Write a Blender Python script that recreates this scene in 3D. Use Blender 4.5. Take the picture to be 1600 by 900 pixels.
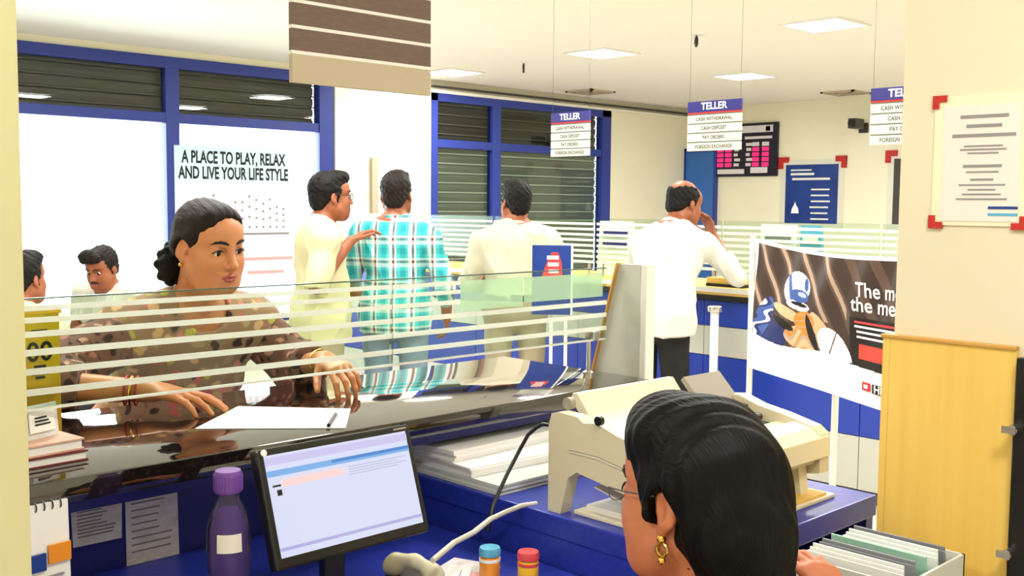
import bpy, bmesh, math, random
import numpy as np
from mathutils import Matrix, Vector, Euler
for o in list(bpy.data.objects): bpy.data.objects.remove(o)
random.seed(4); rng = np.random.default_rng(4)
S = bpy.context.scene; COL = S.collection
R = math.radians; PI = math.pi

# ------------------------------------------------------------------ camera
F = 1650.0; EYE = 1.5
az, pitch, roll = R(45.9), R(4.5), R(0.5)
fh = np.array([math.cos(az), math.sin(az), 0]); rt = np.array([math.sin(az), -math.cos(az), 0]); zz = np.array([0, 0, 1.0])
fw = fh*math.cos(pitch) - zz*math.sin(pitch); uu = fh*math.sin(pitch) + zz*math.cos(pitch)
r2 = rt*math.cos(roll) + uu*math.sin(roll); u2 = -rt*math.sin(roll) + uu*math.cos(roll)
cd = bpy.data.cameras.new('camera'); cam = bpy.data.objects.new('camera', cd); COL.objects.link(cam)
cd.sensor_width = 36; cd.lens = F/1600*36; cd.clip_start = .05; cd.clip_end = 200
M = Matrix.Identity(4)
for i in range(3): M[i][0], M[i][1], M[i][2] = r2[i], u2[i], -fw[i]
M[2][3] = EYE; cam.matrix_world = M; S.camera = cam
def at(x, y, X=None, Y=None, Z=None, D=None):
    """photograph pixel -> real point on a known plane or at a known distance"""
    d = fw + r2*(x-800)/F - u2*(y-450)/F
    t = D if D is not None else (X/d[0] if X is not None else (Y/d[1] if Y is not None else (Z-EYE)/d[2]))
    return Vector((d[0]*t, d[1]*t, EYE + d[2]*t))

# ------------------------------------------------------------------ light
EXPOSURE = 0.13; WORLD = 10.0; PANEL_W = 29.0; PANEL_E = 14.0
S.view_settings.view_transform = 'Standard'; S.view_settings.look = 'None'
S.view_settings.gamma = 1; S.view_settings.use_curve_mapping = False; S.view_settings.exposure = EXPOSURE
w = bpy.data.worlds.new('world'); S.world = w; w.use_nodes = True
w.node_tree.nodes['Background'].inputs[0].default_value = (.93, .97, 1, 1)
w.node_tree.nodes['Background'].inputs[1].default_value = WORLD
CEIL = 2.85
PANELS = [(7.17, 4.1), (7.17, 6.28), (9.4, 6.28), (7.17, 8.3), (9.4, 4.1), (2.95, 6.5), (5.0, 4.1), (2.85, 4.1), (.7, 4.1),
          (5.0, 1.95), (2.85, 1.95), (1.6, 3.1), (2.85, -.2), (.7, -.2), (5.0, -.2), (7.17, 1.95), (9.4, 1.95), (-1.0, .9)]  # the off-grid panel above the customer is added to light her
for i, (x, y) in enumerate(PANELS):
    l = bpy.data.lights.new('panel_lamp', 'AREA'); l.shape = 'SQUARE'; l.size = .42; l.energy = PANEL_W; l.color = (1, .98, .94)
    o = bpy.data.objects.new('panel_lamp', l); COL.objects.link(o); o.location = (x, y, CEIL-.035)

# ------------------------------------------------------------------ materials
def lin(h):
    if isinstance(h, str):
        h = h.lstrip('#'); c = [int(h[i:i+2], 16)/255 for i in (0, 2, 4)]
    else: c = [v/255 for v in h]
    return tuple(v/12.92 if v <= .04045 else ((v+.055)/1.055)**2.4 for v in c) + (1,)
def mat(name, color, rough=.5, metal=0, spec=.5, emit=0, noise=None, bump=None, trans=0, coat=0, alpha=1):
    m = bpy.data.materials.new(name); m.use_nodes = True; nt = m.node_tree; b = nt.nodes['Principled BSDF']
    c = lin(color); b.inputs['Base Color'].default_value = c; b.inputs['Roughness'].default_value = rough
    b.inputs['Metallic'].default_value = metal; b.inputs['Specular IOR Level'].default_value = spec
    b.inputs['Transmission Weight'].default_value = trans; b.inputs['Coat Weight'].default_value = coat
    b.inputs['Alpha'].default_value = alpha
    if emit: b.inputs['Emission Color'].default_value = c; b.inputs['Emission Strength'].default_value = emit
    if noise or bump:
        tc = nt.nodes.new('ShaderNodeTexCoord')
    if noise:                                   # (second colour, scale (x,y,z), contrast lo, hi)
        c2, sc, lo, hi = noise
        mp = nt.nodes.new('ShaderNodeMapping'); mp.inputs['Scale'].default_value = sc
        n = nt.nodes.new('ShaderNodeTexNoise'); n.inputs['Scale'].default_value = 1; n.inputs['Detail'].default_value = 4
        r = nt.nodes.new('ShaderNodeValToRGB'); r.color_ramp.elements[0].position = lo; r.color_ramp.elements[1].position = hi
        r.color_ramp.elements[0].color = c; r.color_ramp.elements[1].color = lin(c2)
        L = nt.links.new; L(tc.outputs['Object'], mp.inputs[0]); L(mp.outputs[0], n.inputs[0]); L(n.outputs[0], r.inputs[0]); L(r.outputs[0], b.inputs['Base Color'])
    if bump:                                    # (scale (x,y,z), strength, distance)
        sc, st, di = bump
        mp = nt.nodes.new('ShaderNodeMapping'); mp.inputs['Scale'].default_value = sc
        n = nt.nodes.new('ShaderNodeTexNoise'); n.inputs['Scale'].default_value = 1; n.inputs['Detail'].default_value = 3
        bp = nt.nodes.new('ShaderNodeBump'); bp.inputs['Strength'].default_value = st; bp.inputs['Distance'].default_value = di
        L = nt.links.new; L(tc.outputs['Object'], mp.inputs[0]); L(mp.outputs[0], n.inputs[0]); L(n.outputs[0], bp.inputs['Height']); L(bp.outputs[0], b.inputs['Normal'])
    return m
def glassy(name, tint, opac=0.0, refl=1.0, rough=0.0, white=(240, 245, 240)):
    """thin sheet: clear tinted pass-through, frosted share 'opac', plus a mirror sheen"""
    m = bpy.data.materials.new(name); m.use_nodes = True; nt = m.node_tree; nt.nodes.clear(); N = nt.nodes.new; L = nt.links.new
    out = N('ShaderNodeOutputMaterial'); t = N('ShaderNodeBsdfTransparent'); t.inputs[0].default_value = lin(tint)
    d = N('ShaderNodeBsdfDiffuse'); d.inputs[0].default_value = lin(white)
    tl = N('ShaderNodeBsdfTranslucent'); tl.inputs[0].default_value = lin(white)
    a = N('ShaderNodeMixShader'); a.inputs[0].default_value = .45; L(d.outputs[0], a.inputs[1]); L(tl.outputs[0], a.inputs[2])
    x = N('ShaderNodeMixShader'); x.inputs[0].default_value = opac; L(t.outputs[0], x.inputs[1]); L(a.outputs[0], x.inputs[2])
    g = N('ShaderNodeBsdfGlossy'); g.inputs['Roughness'].default_value = rough
    f = N('ShaderNodeFresnel'); f.inputs[0].default_value = 1.25
    mu = N('ShaderNodeMath'); mu.operation = 'MULTIPLY'; mu.inputs[1].default_value = refl; L(f.outputs[0], mu.inputs[0])
    y = N('ShaderNodeMixShader'); L(mu.outputs[0], y.inputs[0]); L(x.outputs[0], y.inputs[1]); L(g.outputs[0], y.inputs[2]); L(y.outputs[0], out.inputs[0])
    return m
K = dict(
 ceiling=mat('ceiling_paint', (236, 233, 224), .8), wall=mat('cream_wall_paint', (246, 242, 220), .7, noise=((241, 237, 213), (2, 2, 2), .3, .7)),
 column=mat('white_column_paint', (246, 244, 232), .6), pillar=mat('yellow_cream_paint', (204, 198, 154), .6, noise=((199, 192, 148), (3, 3, 3), .3, .7)),
 pillar2=mat('beige_pillar_paint', (226, 216, 190), .6, noise=((222, 211, 183), (3, 3, 3), .3, .7)),
 floor=mat('floor_tile', (214, 206, 190), .22, noise=((204, 196, 180), (1.5, 1.5, 1.5), .35, .65)),
 blue_frame=mat('blue_window_frame', (38, 58, 150), .35), navy=mat('navy_laminate', (30, 40, 128), .4), blue=mat('blue_laminate', (34, 62, 170), .3),
 desk=mat('blue_desk_laminate', (38, 54, 160), .35, noise=((33, 46, 146), (60, 60, 60), .35, .65)),
 door_blue=mat('blue_door_paint', (48, 108, 190), .4),
 granite=mat('black_granite', (26, 20, 18), .045, spec=.85, coat=.6, noise=((58, 46, 42), (160, 160, 160), .56, .7)),
 wood=mat('pale_maple_veneer', (236, 198, 102), .42, noise=((228, 186, 88), (28, 28, 1.1), .35, .68)),
 wood_edge=mat('maple_lipping', (200, 150, 70), .45),
 white=mat('white_plastic', (238, 238, 234), .4), paper=mat('paper_white', (240, 238, 236), .7), greypaper=mat('paper_greyish', (240, 232, 236), .75, noise=((220, 210, 214), (30, 30, 60), .4, .7)),
 black=mat('black_plastic', (14, 14, 15), .35), blackmatt=mat('black_matt', (10, 10, 10), .7), dark=mat('dark_grey_plastic', (62, 58, 56), .5),
 ink=mat('black_print', (24, 24, 28), .7), inkgrey=mat('grey_print', (142, 138, 140), .7), inkred=mat('red_print', (200, 40, 40), .6), inkpink=mat('faded_red_print', (232, 170, 170), .7),
 beige=mat('printer_beige', (206, 196, 166), .45), beige2=mat('printer_cream', (218, 211, 184), .45), beigedk=mat('printer_grey_cover', (150, 142, 130), .5),
 chrome=mat('brushed_steel', (200, 200, 198), .25, metal=1), steel=mat('white_painted_steel', (232, 230, 222), .35),
 red=mat('red_plastic_corner', (186, 32, 26), .4), signblue=mat('sign_header_blue', (44, 40, 130), .4), signwhite=mat('sign_strip_white', (226, 226, 214), .45),
 signgrey=mat('sign_gap_grey', (120, 122, 112), .5), signback=mat('sign_brown_back', (104, 84, 78), .55, noise=((116, 94, 86), (40, 40, 160), .3, .7)), signbeige=mat('sign_beige_back', (190, 176, 152), .5),
 shutter=mat('shutter_slat_grey', (112, 100, 94), .4), shutterlit=mat('shutter_slat_lit', (132, 132, 118), .4), shutterdk=mat('shutter_slat_dark', (58, 48, 46), .45), lip=mat('shutter_lip', (214, 216, 200), .5),  # lower slats paler: light on the shutter put into their colour
 panelglow=mat('lamp_diffuser', (255, 253, 248), .5, emit=PANEL_E), frame=mat('lamp_frame', (236, 234, 228), .5),
 skin=mat('skin_warm', (212, 142, 96), .45, noise=((202, 128, 84), (22, 22, 22), .35, .7)), skin2=mat('skin_brown', (158, 92, 58), .5, noise=((140, 78, 48), (18, 18, 18), .35, .7)),
 skin3=mat('skin_tan', (190, 116, 80), .5, noise=((180, 104, 70), (20, 20, 20), .35, .7)),
 lips=mat('lip_rose', (164, 78, 70), .4), eye=mat('eye_white', (226, 220, 210), .2), iris=mat('iris_dark', (30, 18, 12), .15), brow=mat('brow_hair', (30, 20, 16), .8),
 hair=mat('hair_black', (14, 11, 10), .62, spec=.22, bump=((190, 60, 60), .9, .004)), hairb=mat('hair_brown_black', (26, 17, 13), .6, spec=.25, bump=((230, 40, 40), .9, .004)), hairj=mat('hair_jet', (4, 4, 4), .5, spec=.16, bump=((300, 16, 16), .9, .003)),
 shirtw=mat('cotton_white', (220, 219, 208), .9, bump=((14, 14, 9), .3, .012)), shirtc=mat('cotton_cream', (208, 202, 160), .9, bump=((14, 14, 9), .3, .012)), shirtk=mat('cotton_offwhite', (210, 202, 178), .9, bump=((14, 14, 9), .3, .012)),
 khaki=mat('khaki_cloth', (160, 148, 122), .85), trouser=mat('black_trouser', (16, 15, 17), .8), jean=mat('pale_denim', (120, 140, 160), .85), belt=mat('belt_black', (12, 11, 11), .5), shoe=mat('shoe_black', (18, 16, 15), .4),
 gold=mat('gold', (214, 170, 80), .25, metal=1), bangle=mat('red_bangle', (170, 34, 34), .3), purple=mat('purple_cap', (112, 70, 158), .35),
 bottle=glassy('bottle_plastic', (196, 176, 226), .05, 1.2), water=mat('bottle_liquid', (140, 88, 176), .1, alpha=.5), label=mat('bottle_label', (226, 220, 208), .5),
 cyan=mat('glue_cap_blue', (90, 170, 205), .35), orange=mat('glue_orange', (236, 146, 40), .35), redcap=mat('glue_cap_red', (214, 70, 76), .35), yellow=mat('glue_yellow', (240, 184, 40), .35),
 handset=mat('phone_ivory', (206, 198, 170), .4), cable=mat('cable_grey', (196, 190, 176), .5), yellowbox=glassy('yellow_acrylic', (236, 214, 90), .45, .8, white=(226, 206, 84)), amber=mat('amber_content', (216, 168, 60), .6),
 glass=glassy('screen_glass', (240, 248, 241), .0, .8), winglass=glassy('window_glass', (236, 242, 240), .0, 1.4), frost=glassy('frosted_band', (246, 250, 246), .86, .3, white=(252, 252, 248)), film=glassy('green_film', (232, 244, 230), .42, .5, white=(246, 255, 242)), glassedge=mat('glass_edge_green', (70, 96, 84), .2),
 poster=mat('poster_blue_glow', (190, 220, 230), .6, emit=.35), posterw=mat('poster_white_glow', (226, 228, 234), .6, emit=.35), posterblue=mat('poster_blue', (30, 66, 150), .35, noise=((22, 50, 124), (4, 4, 4), .35, .65)), ledred=mat('led_magenta', (206, 36, 110), .4, emit=.7), ledwhite=mat('board_white', (228, 224, 232), .4), board=mat('board_black', (22, 20, 40), .4),  # poster sheets glow: daylight through them put into the material
 bookred=mat('book_rose', (214, 170, 150), .6), bookmaroon=mat('book_maroon', (110, 36, 44), .5), card=mat('card_grey_white', (214, 216, 212), .6), greensheet=mat('sheet_green', (156, 200, 178), .6), greysheet=mat('sheet_grey', (130, 132, 138), .6),
 carton=mat('carton_grey', (210, 210, 200), .7), ochre=mat('manila_board', (222, 184, 92), .6), pedestal=mat('cabinet_grey', (150, 152, 152), .5), greypanel=mat('counter_grey_panel', (196, 196, 186), .5), seat=mat('chair_blue', (40, 74, 130), .5),
)
def screen_mat():
    m = mat('screen_glow', (206, 214, 240), .25); nt = m.node_tree; b = nt.nodes['Principled BSDF']
    return m

# ------------------------------------------------------------------ object helpers
def tag(o, label=None, cat=None, group=None, kind=None):
    if label: o['label'] = label
    if cat: o['category'] = cat
    if group: o['group'] = group
    if kind: o['kind'] = kind
    return o
def empty(name, loc=(0, 0, 0), rz=0, label=None, cat=None, group=None, kind=None):
    o = bpy.data.objects.new(name, None); COL.objects.link(o); o.location = loc; o.rotation_euler = (0, 0, rz); o.empty_display_size = .05
    return tag(o, label, cat, group, kind)
def link(name, me, parent=None):
    o = bpy.data.objects.new(name, me); COL.objects.link(o)
    if parent is not None: o.parent = parent
    return o
class MB:
    def __init__(s): s.bm = bmesh.new(); s.mi = 0
    def _m(s, faces):
        for f in faces: f.material_index = s.mi
    def box(s, lo, hi, rot=None, bev=0):
        c = [(a+b)/2 for a, b in zip(lo, hi)]; d = [abs(b-a) for a, b in zip(lo, hi)]
        T = Matrix.Translation(c) @ (rot.to_4x4() if rot is not None else Matrix.Identity(4)) @ Matrix.Diagonal((*d, 1))
        r = bmesh.ops.create_cube(s.bm, size=1, matrix=T); vs = r['verts']; fs = list({f for v in vs for f in v.link_faces}); s._m(fs)
        if bev:
            es = list({e for v in vs for e in v.link_edges})
            r = bmesh.ops.bevel(s.bm, geom=es, offset=bev, segments=2, affect='EDGES', profile=.6); s._m(r['faces'])
        return s
    def cyl(s, a, b, r, r2=None, n=16):
        a, b = Vector(a), Vector(b); d = b-a
        T = Matrix.Translation((a+b)/2) @ d.to_track_quat('Z', 'Y').to_matrix().to_4x4()
        q = bmesh.ops.create_cone(s.bm, cap_ends=True, segments=n, radius1=r, radius2=r if r2 is None else r2, depth=d.length, matrix=T)
        s._m({f for v in q['verts'] for f in v.link_faces}); return s
    def tube(s, pts, r, n=8):
        pts = [Vector(p) for p in pts]; rings = []; pr = None
        for i, p in enumerate(pts):
            t = (pts[min(i+1, len(pts)-1)] - pts[max(i-1, 0)]).normalized()
            a = (pr - t*pr.dot(t)).normalized() if pr is not None and (pr - t*pr.dot(t)).length > 1e-6 else t.orthogonal().normalized()
            pr = a; b = t.cross(a); rr = r[i] if hasattr(r, '__len__') else r
            rings.append([s.bm.verts.new(p + (a*math.cos(k*2*PI/n) + b*math.sin(k*2*PI/n))*rr) for k in range(n)])
        fs = []
        for A, B in zip(rings, rings[1:]):
            for k in range(n): fs.append(s.bm.faces.new((A[k], A[(k+1) % n], B[(k+1) % n], B[k])))
        fs.append(s.bm.faces.new(rings[0][::-1])); fs.append(s.bm.faces.new(rings[-1])); s._m(fs); return s
    def lathe(s, prof, c=(0, 0, 0), n=24):
        rings = [[s.bm.verts.new((c[0]+r*math.cos(k*2*PI/n), c[1]+r*math.sin(k*2*PI/n), c[2]+z)) for k in range(n)] for r, z in prof]
        fs = []
        for A, B in zip(rings, rings[1:]):
            for k in range(n): fs.append(s.bm.faces.new((A[k], A[(k+1) % n], B[(k+1) % n], B[k])))
        fs.append(s.bm.faces.new(rings[0][::-1])); fs.append(s.bm.faces.new(rings[-1])); s._m(fs); return s
    def prism(s, poly, fn, a, b):
        """poly of 2-D points, fn(u, v, t) -> xyz, extruded from t=a to t=b"""
        A = [s.bm.verts.new(fn(u, v, a)) for u, v in poly]; B = [s.bm.verts.new(fn(u, v, b)) for u, v in poly]; n = len(poly)
        fs = [s.bm.faces.new(A), s.bm.faces.new(B[::-1])] + [s.bm.faces.new((A[i], B[i], B[(i+1) % n], A[(i+1) % n])) for i in range(n)]
        s._m(fs); return s
    def quad(s, p, t=0.0008):
        """thin sheet through four points"""
        p = [Vector(q) for q in p]; nrm = (p[1]-p[0]).cross(p[3]-p[0]).normalized()*t
        A = [s.bm.verts.new(q) for q in p]; B = [s.bm.verts.new(q+nrm) for q in p]
        fs = [s.bm.faces.new(A[::-1]), s.bm.faces.new(B)] + [s.bm.faces.new((A[i], A[(i+1) % 4], B[(i+1) % 4], B[i])) for i in range(4)]
        s._m(fs); return s
    def ball(s, c, r, sc=(1, 1, 1), rot=None, n=16):
        T = Matrix.Translation(c) @ (rot.to_4x4() if rot is not None else Matrix.Identity(4)) @ Matrix.Diagonal((*sc, 1))
        q = bmesh.ops.create_uvsphere(s.bm, u_segments=n, v_segments=n//2+2, radius=r, matrix=T); s._m({f for v in q['verts'] for f in v.link_faces}); return s
    def torus(s, c, R_, r, rot=None, n=20, m=8, a0=0, a1=2*PI):
        rot = rot or Matrix.Identity(3); full = abs(a1-a0-2*PI) < 1e-6
        pts = [Vector(c) + rot @ Vector((R_*math.cos(a0+(a1-a0)*i/n), R_*math.sin(a0+(a1-a0)*i/n), 0)) for i in range(n+1)]
        return s.tube(pts, r, m)
    def build(s, name, mats, parent=None, smooth=False):
        bmesh.ops.recalc_face_normals(s.bm, faces=s.bm.faces)
        me = bpy.data.meshes.new(name); s.bm.to_mesh(me); s.bm.free()
        for m in (mats if isinstance(mats, (list, tuple)) else [mats]): me.materials.append(m)
        if smooth:
            me.polygons.foreach_set('use_smooth', [True]*len(me.polygons)); me.set_sharp_from_angle(angle=R(40))
        return link(name, me, parent)
def box(name, lo, hi, m, parent=None, bev=0, rot=None): return MB().box(lo, hi, rot, bev).build(name, m, parent, bev > 0)
def struct(o): o['kind'] = 'structure'; return o
def lettering(name, s, size, mtx, m, parent=None, align='CENTER', sx=1.0, bold=0.0, fn=None, sp=1.0):
    cu = bpy.data.curves.new('t', 'FONT'); cu.body = s; cu.size = size; cu.align_x = align; cu.align_y = 'CENTER'; cu.offset = bold; cu.resolution_u = 3; cu.space_character = sp; cu.space_line = 1.0
    ob = bpy.data.objects.new('t', cu); me = bpy.data.meshes.new_from_object(ob); bpy.data.objects.remove(ob); bpy.data.curves.remove(cu)
    me.name = name; me.materials.clear(); me.materials.append(m)
    if fn:
        for v in me.vertices: v.co = fn(v.co.x*sx, v.co.y)
    else: me.transform(mtx @ Matrix.Diagonal((sx, 1, 1, 1)))
    return link(name, me, parent)
def face_mtx(o, right, up):
    """text frame: origin, reading direction, up direction"""
    r_, u_ = Vector(right).normalized(), Vector(up).normalized(); n_ = r_.cross(u_)
    m = Matrix.Identity(4)
    for i in range(3): m[i][0], m[i][1], m[i][2], m[i][3] = r_[i], u_[i], n_[i], o[i]
    return m

# ------------------------------------------------------------------ implicit-surface modeller for bodies, hair and cloth
class Prim:
    def __init__(s, f, lo, hi, k, op): s.f, s.lo, s.hi, s.k, s.op = f, np.asarray(lo, float), np.asarray(hi, float), k, op
def V(p): return np.asarray(p, float)
def cap(a, b, ra, rb=None, k=.02, op='u', flat=False):
    a, b = V(a), V(b); rb = ra if rb is None else rb; ba = b-a; L2 = max(ba@ba, 1e-9); rm = max(ra, rb); u = ba/math.sqrt(L2)
    def f(x, y, z):
        px, py, pz = x-a[0], y-a[1], z-a[2]; h = np.clip((px*ba[0]+py*ba[1]+pz*ba[2])/L2, 0, 1)
        d = np.sqrt((px-ba[0]*h)**2+(py-ba[1]*h)**2+(pz-ba[2]*h)**2) - (ra+(rb-ra)*h)
        if flat: d = np.maximum(d, (x-b[0])*u[0]+(y-b[1])*u[1]+(z-b[2])*u[2])
        return d
    return Prim(f, np.minimum(a, b)-rm, np.maximum(a, b)+rm, k, op)
def ell(c, r, rot=None, k=.02, op='u'):
    c, r = V(c), V(r); A = np.eye(3) if rot is None else np.asarray(rot, float).T; e = np.sqrt(((A.T*r)**2).sum(1))
    def f(x, y, z):
        px, py, pz = x-c[0], y-c[1], z-c[2]
        q = [A[i, 0]*px+A[i, 1]*py+A[i, 2]*pz for i in range(3)]
        k0 = np.sqrt(sum((q[i]/r[i])**2 for i in range(3)))+1e-9; k1 = np.sqrt(sum((q[i]/r[i]**2)**2 for i in range(3)))+1e-9
        return k0*(k0-1)/k1
    return Prim(f, c-e, c+e, k, op)
def plane(p, n, k=.004):                       # keeps what lies against n
    p, n = V(p), V(n)/np.linalg.norm(n)
    return Prim(lambda x, y, z: (x-p[0])*n[0]+(y-p[1])*n[1]+(z-p[2])*n[2], [-9]*3, [9]*3, k, 'i')
def field(prims, x, y, z, disp=None, lo=None, hi=None):
    f = np.full(x.shape, .6, np.float32)
    for p in prims:
        if lo is not None and ((p.lo-p.k*1.2 > hi).any() or (p.hi+p.k*1.2 < lo).any()): continue
        d = p.f(x, y, z); k = p.k
        if p.op == 'u': h = np.maximum(k-np.abs(f-d), 0)/k; f = np.minimum(f, d)-h*h*k*.25
        else:
            d2 = -d if p.op == 's' else d; h = np.maximum(k-np.abs(f-d2), 0)/k; f = np.maximum(f, d2)+h*h*k*.25
    if disp is not None: f = f+disp(x, y, z)
    return f
def sdf_mesh(name, prims, h, mats, parent=None, disp=None, pick=None, B=16):
    lo = np.min([p.lo for p in prims if p.op == 'u'], 0)-3*h-.02; hi = np.max([p.hi for p in prims if p.op == 'u'], 0)+3*h+.02
    nb = np.ceil((hi-lo)/(h*B)).astype(int); NN = nb*B+4
    ii = np.stack(np.meshgrid(*[np.arange(n) for n in nb], indexing='ij'), -1).reshape(-1, 3); cen = lo+(ii+.5)*B*h
    fc = field(prims, *[cen[:, i].astype(np.float32) for i in range(3)], disp); act = ii[np.abs(fc) < B*h*1.25]
    vid, vpos, quads = [], [], []; n = B+2; loc = np.arange(n)
    for b in act:
        g0 = b*B-1; ax = [(lo[i]+(g0[i]+loc)*h).astype(np.float32) for i in range(3)]
        x, y, z = np.meshgrid(*ax, indexing='ij'); f = field(prims, x, y, z, disp, lo+g0*h, lo+(g0+n)*h); s = f < 0
        if s.all() or not s.any(): continue
        m = n-1; pos = np.zeros((m, m, m, 3), np.float32); cnt = np.zeros((m, m, m), np.float32)
        for a in range(3):
            o1, o2 = [(1, 2), (0, 2), (0, 1)][a]
            for d1 in (0, 1):
                for d2 in (0, 1):
                    sl0 = [None]*3; sl1 = [None]*3
                    sl0[a], sl1[a] = slice(0, m), slice(1, n); sl0[o1] = sl1[o1] = slice(d1, d1+m); sl0[o2] = sl1[o2] = slice(d2, d2+m)
                    f0, f1 = f[tuple(sl0)], f[tuple(sl1)]; c = (f0 < 0) != (f1 < 0); t = np.where(c, f0/np.where(c, f0-f1, 1), 0)
                    cnt += c; pos[..., a] += t; pos[..., o1] += c*d1; pos[..., o2] += c*d2
        ok = cnt > 0; ci = np.argwhere(ok); gi = ci+g0
        vid.append(((gi[:, 0]+1)*(NN[1]+2)+gi[:, 1]+1)*(NN[2]+2)+gi[:, 2]+1)
        vpos.append(lo+(gi+pos[ok]/cnt[ok][:, None])*h)
        for a in range(3):
            p1, p2 = [(1, 2), (2, 0), (0, 1)][a]
            c0 = s[1:B+1, 1:B+1, 1:B+1]; sh = [slice(1, B+1)]*3; sh[a] = slice(2, B+2); c1 = s[tuple(sh)]; e = np.argwhere(c0 != c1)
            if not len(e): continue
            flip = ~c0[tuple(e.T)]; e = e+1+g0; q = []
            for (u, v) in ((-1, -1), (0, -1), (0, 0), (-1, 0)):
                t = e.copy(); t[:, p1] += u; t[:, p2] += v; q.append(((t[:, 0]+1)*(NN[1]+2)+t[:, 1]+1)*(NN[2]+2)+t[:, 2]+1)
            q = np.stack(q, 1); q[flip] = q[flip][:, ::-1]; quads.append(q)
    vid = np.concatenate(vid); vpos = np.concatenate(vpos); quads = np.concatenate(quads)
    u, first = np.unique(vid, return_index=True); verts = vpos[first]; idx = np.searchsorted(u, quads); idx = np.clip(idx, 0, len(u)-1)
    # one light relaxation pass takes the stair-steps out
    acc = np.zeros_like(verts); c = np.zeros(len(verts))
    for i in range(4):
        for j in (1, 3): np.add.at(acc, idx[:, i], verts[idx[:, (i+j) % 4]]); np.add.at(c, idx[:, i], 1)
    verts = verts*.5+.5*acc/np.maximum(c, 1)[:, None]
    me = bpy.data.meshes.new(name); me.from_pydata(verts.tolist(), [], idx.tolist())
    for m_ in (mats if isinstance(mats, (list, tuple)) else [mats]): me.materials.append(m_)
    me.polygons.foreach_set('use_smooth', [True]*len(me.polygons))
    if pick is not None: me.polygons.foreach_set('material_index', pick(verts[idx].mean(1)).astype(np.int32).tolist())
    me.validate(); me.update()
    return link(name, me, parent)

class Fr:                                       # a rotated, scaled local frame
    def __init__(s, c, rot=None, sc=1.0): s.c = V(c); s.R = np.eye(3) if rot is None else np.asarray(rot, float); s.s = sc
    def __call__(s, p): return s.c + s.R @ (V(p)*s.s)
    def cap(s, a, b, ra, rb=None, k=.02, op='u', flat=False): return cap(s(a), s(b), ra*s.s, None if rb is None else rb*s.s, k*s.s, op, flat)
    def ell(s, c, r, rot=None, k=.02, op='u'): return ell(s(c), V(r)*s.s, s.R if rot is None else s.R @ np.asarray(rot, float), k*s.s, op)
def rot3(yaw=0, pitch=0, roll=0):               # yaw about z, pitch (nod, negative looks down) about x, roll about y
    return np.array(Matrix.Rotation(R(yaw), 3, 'Z') @ Matrix.Rotation(R(pitch), 3, 'X') @ Matrix.Rotation(R(roll), 3, 'Y'))

def head_prims(h, female=False, fine=False):
    """head in its frame: +y is where the face looks, z up, origin between the eyes' level and ears"""
    jw = .052 if female else .057; bw = .006 if female else .009
    P = [h.ell((0, -.022, .036 if not female else .031), (.073, .092, .083), k=.02), h.ell((0, .03, -.03), (.06, .058, .078), k=.04),
         h.ell((0, .046, .045), (.056, .042, .045), k=.03),
         h.cap((-.028, .045, -.088), (.028, .045, -.088), .026, k=.045), h.ell((0, .064, -.097), (.022, .02, .018), k=.03),
         h.cap((-jw, .0, -.06), (-.03, .05, -.09), .02, k=.035), h.cap((jw, .0, -.06), (.03, .05, -.09), .02, k=.035),
         h.cap((-.047, .057, .024), (-.012, .079, .02), bw, bw+.001, k=.018), h.cap((.047, .057, .024), (.012, .079, .02), bw, bw+.001, k=.018),
         h.ell((-.036, .055, -.035), (.026, .026, .028), k=.03), h.ell((.036, .055, -.035), (.026, .026, .028), k=.03),
         h.ell((-.032, .084, .001), (.019, .012, .0105), k=.014, op='s'), h.ell((.032, .084, .001), (.019, .012, .0105), k=.014, op='s'),
         h.cap((0, .083, .014), (0, .103, -.027), .0065, .0095, k=.014), h.ell((0, .106, -.031), (.0115, .011, .010), k=.010),
         h.ell((-.0125, .094, -.035), (.008, .010, .0075), k=.006), h.ell((.0125, .094, -.035), (.008, .010, .0075), k=.006),
         h.ell((0, .079, -.064), (.03, .015, .018), k=.018)]
    if fine:
        for sx in (-1, 1):
            P += [h.ell((sx*.0325, .0690, .0), (.0205, .0162, .0158), k=.006), h.ell((sx*.0325, .0860, -.0012), (.0188, .0120, .0082), rot3(0, 0, sx*-4), k=.003, op='s'),
                  h.cap((sx*.018, .0825, .0078), (sx*.046, .074, .0072), .0016, k=.004, op='s')]
        P += [h.cap((-.022, .0915, -.0655), (.022, .0915, -.0655), .0018, k=.004, op='s'), h.cap((0, .097, -.044), (0, .094, -.054), .0035, k=.006, op='s'),
              h.ell((-.006, .103, -.0395), (.0035, .005, .003), k=.003, op='s'), h.ell((.006, .103, -.0395), (.0035, .005, .003), k=.003, op='s')]
    for sx in (-1, 1):
        er = rot3(0, -12, sx*-14)
        P += [h.ell((sx*.075, -.014, -.008), (.009, .0175, .029), er, k=.008), h.ell((sx*.083, -.008, -.006), (.007, .009, .017), er, k=.006, op='s'), h.ell((sx*.076, -.006, -.036), (.007, .009, .010), er, k=.008)]
    return P
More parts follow.
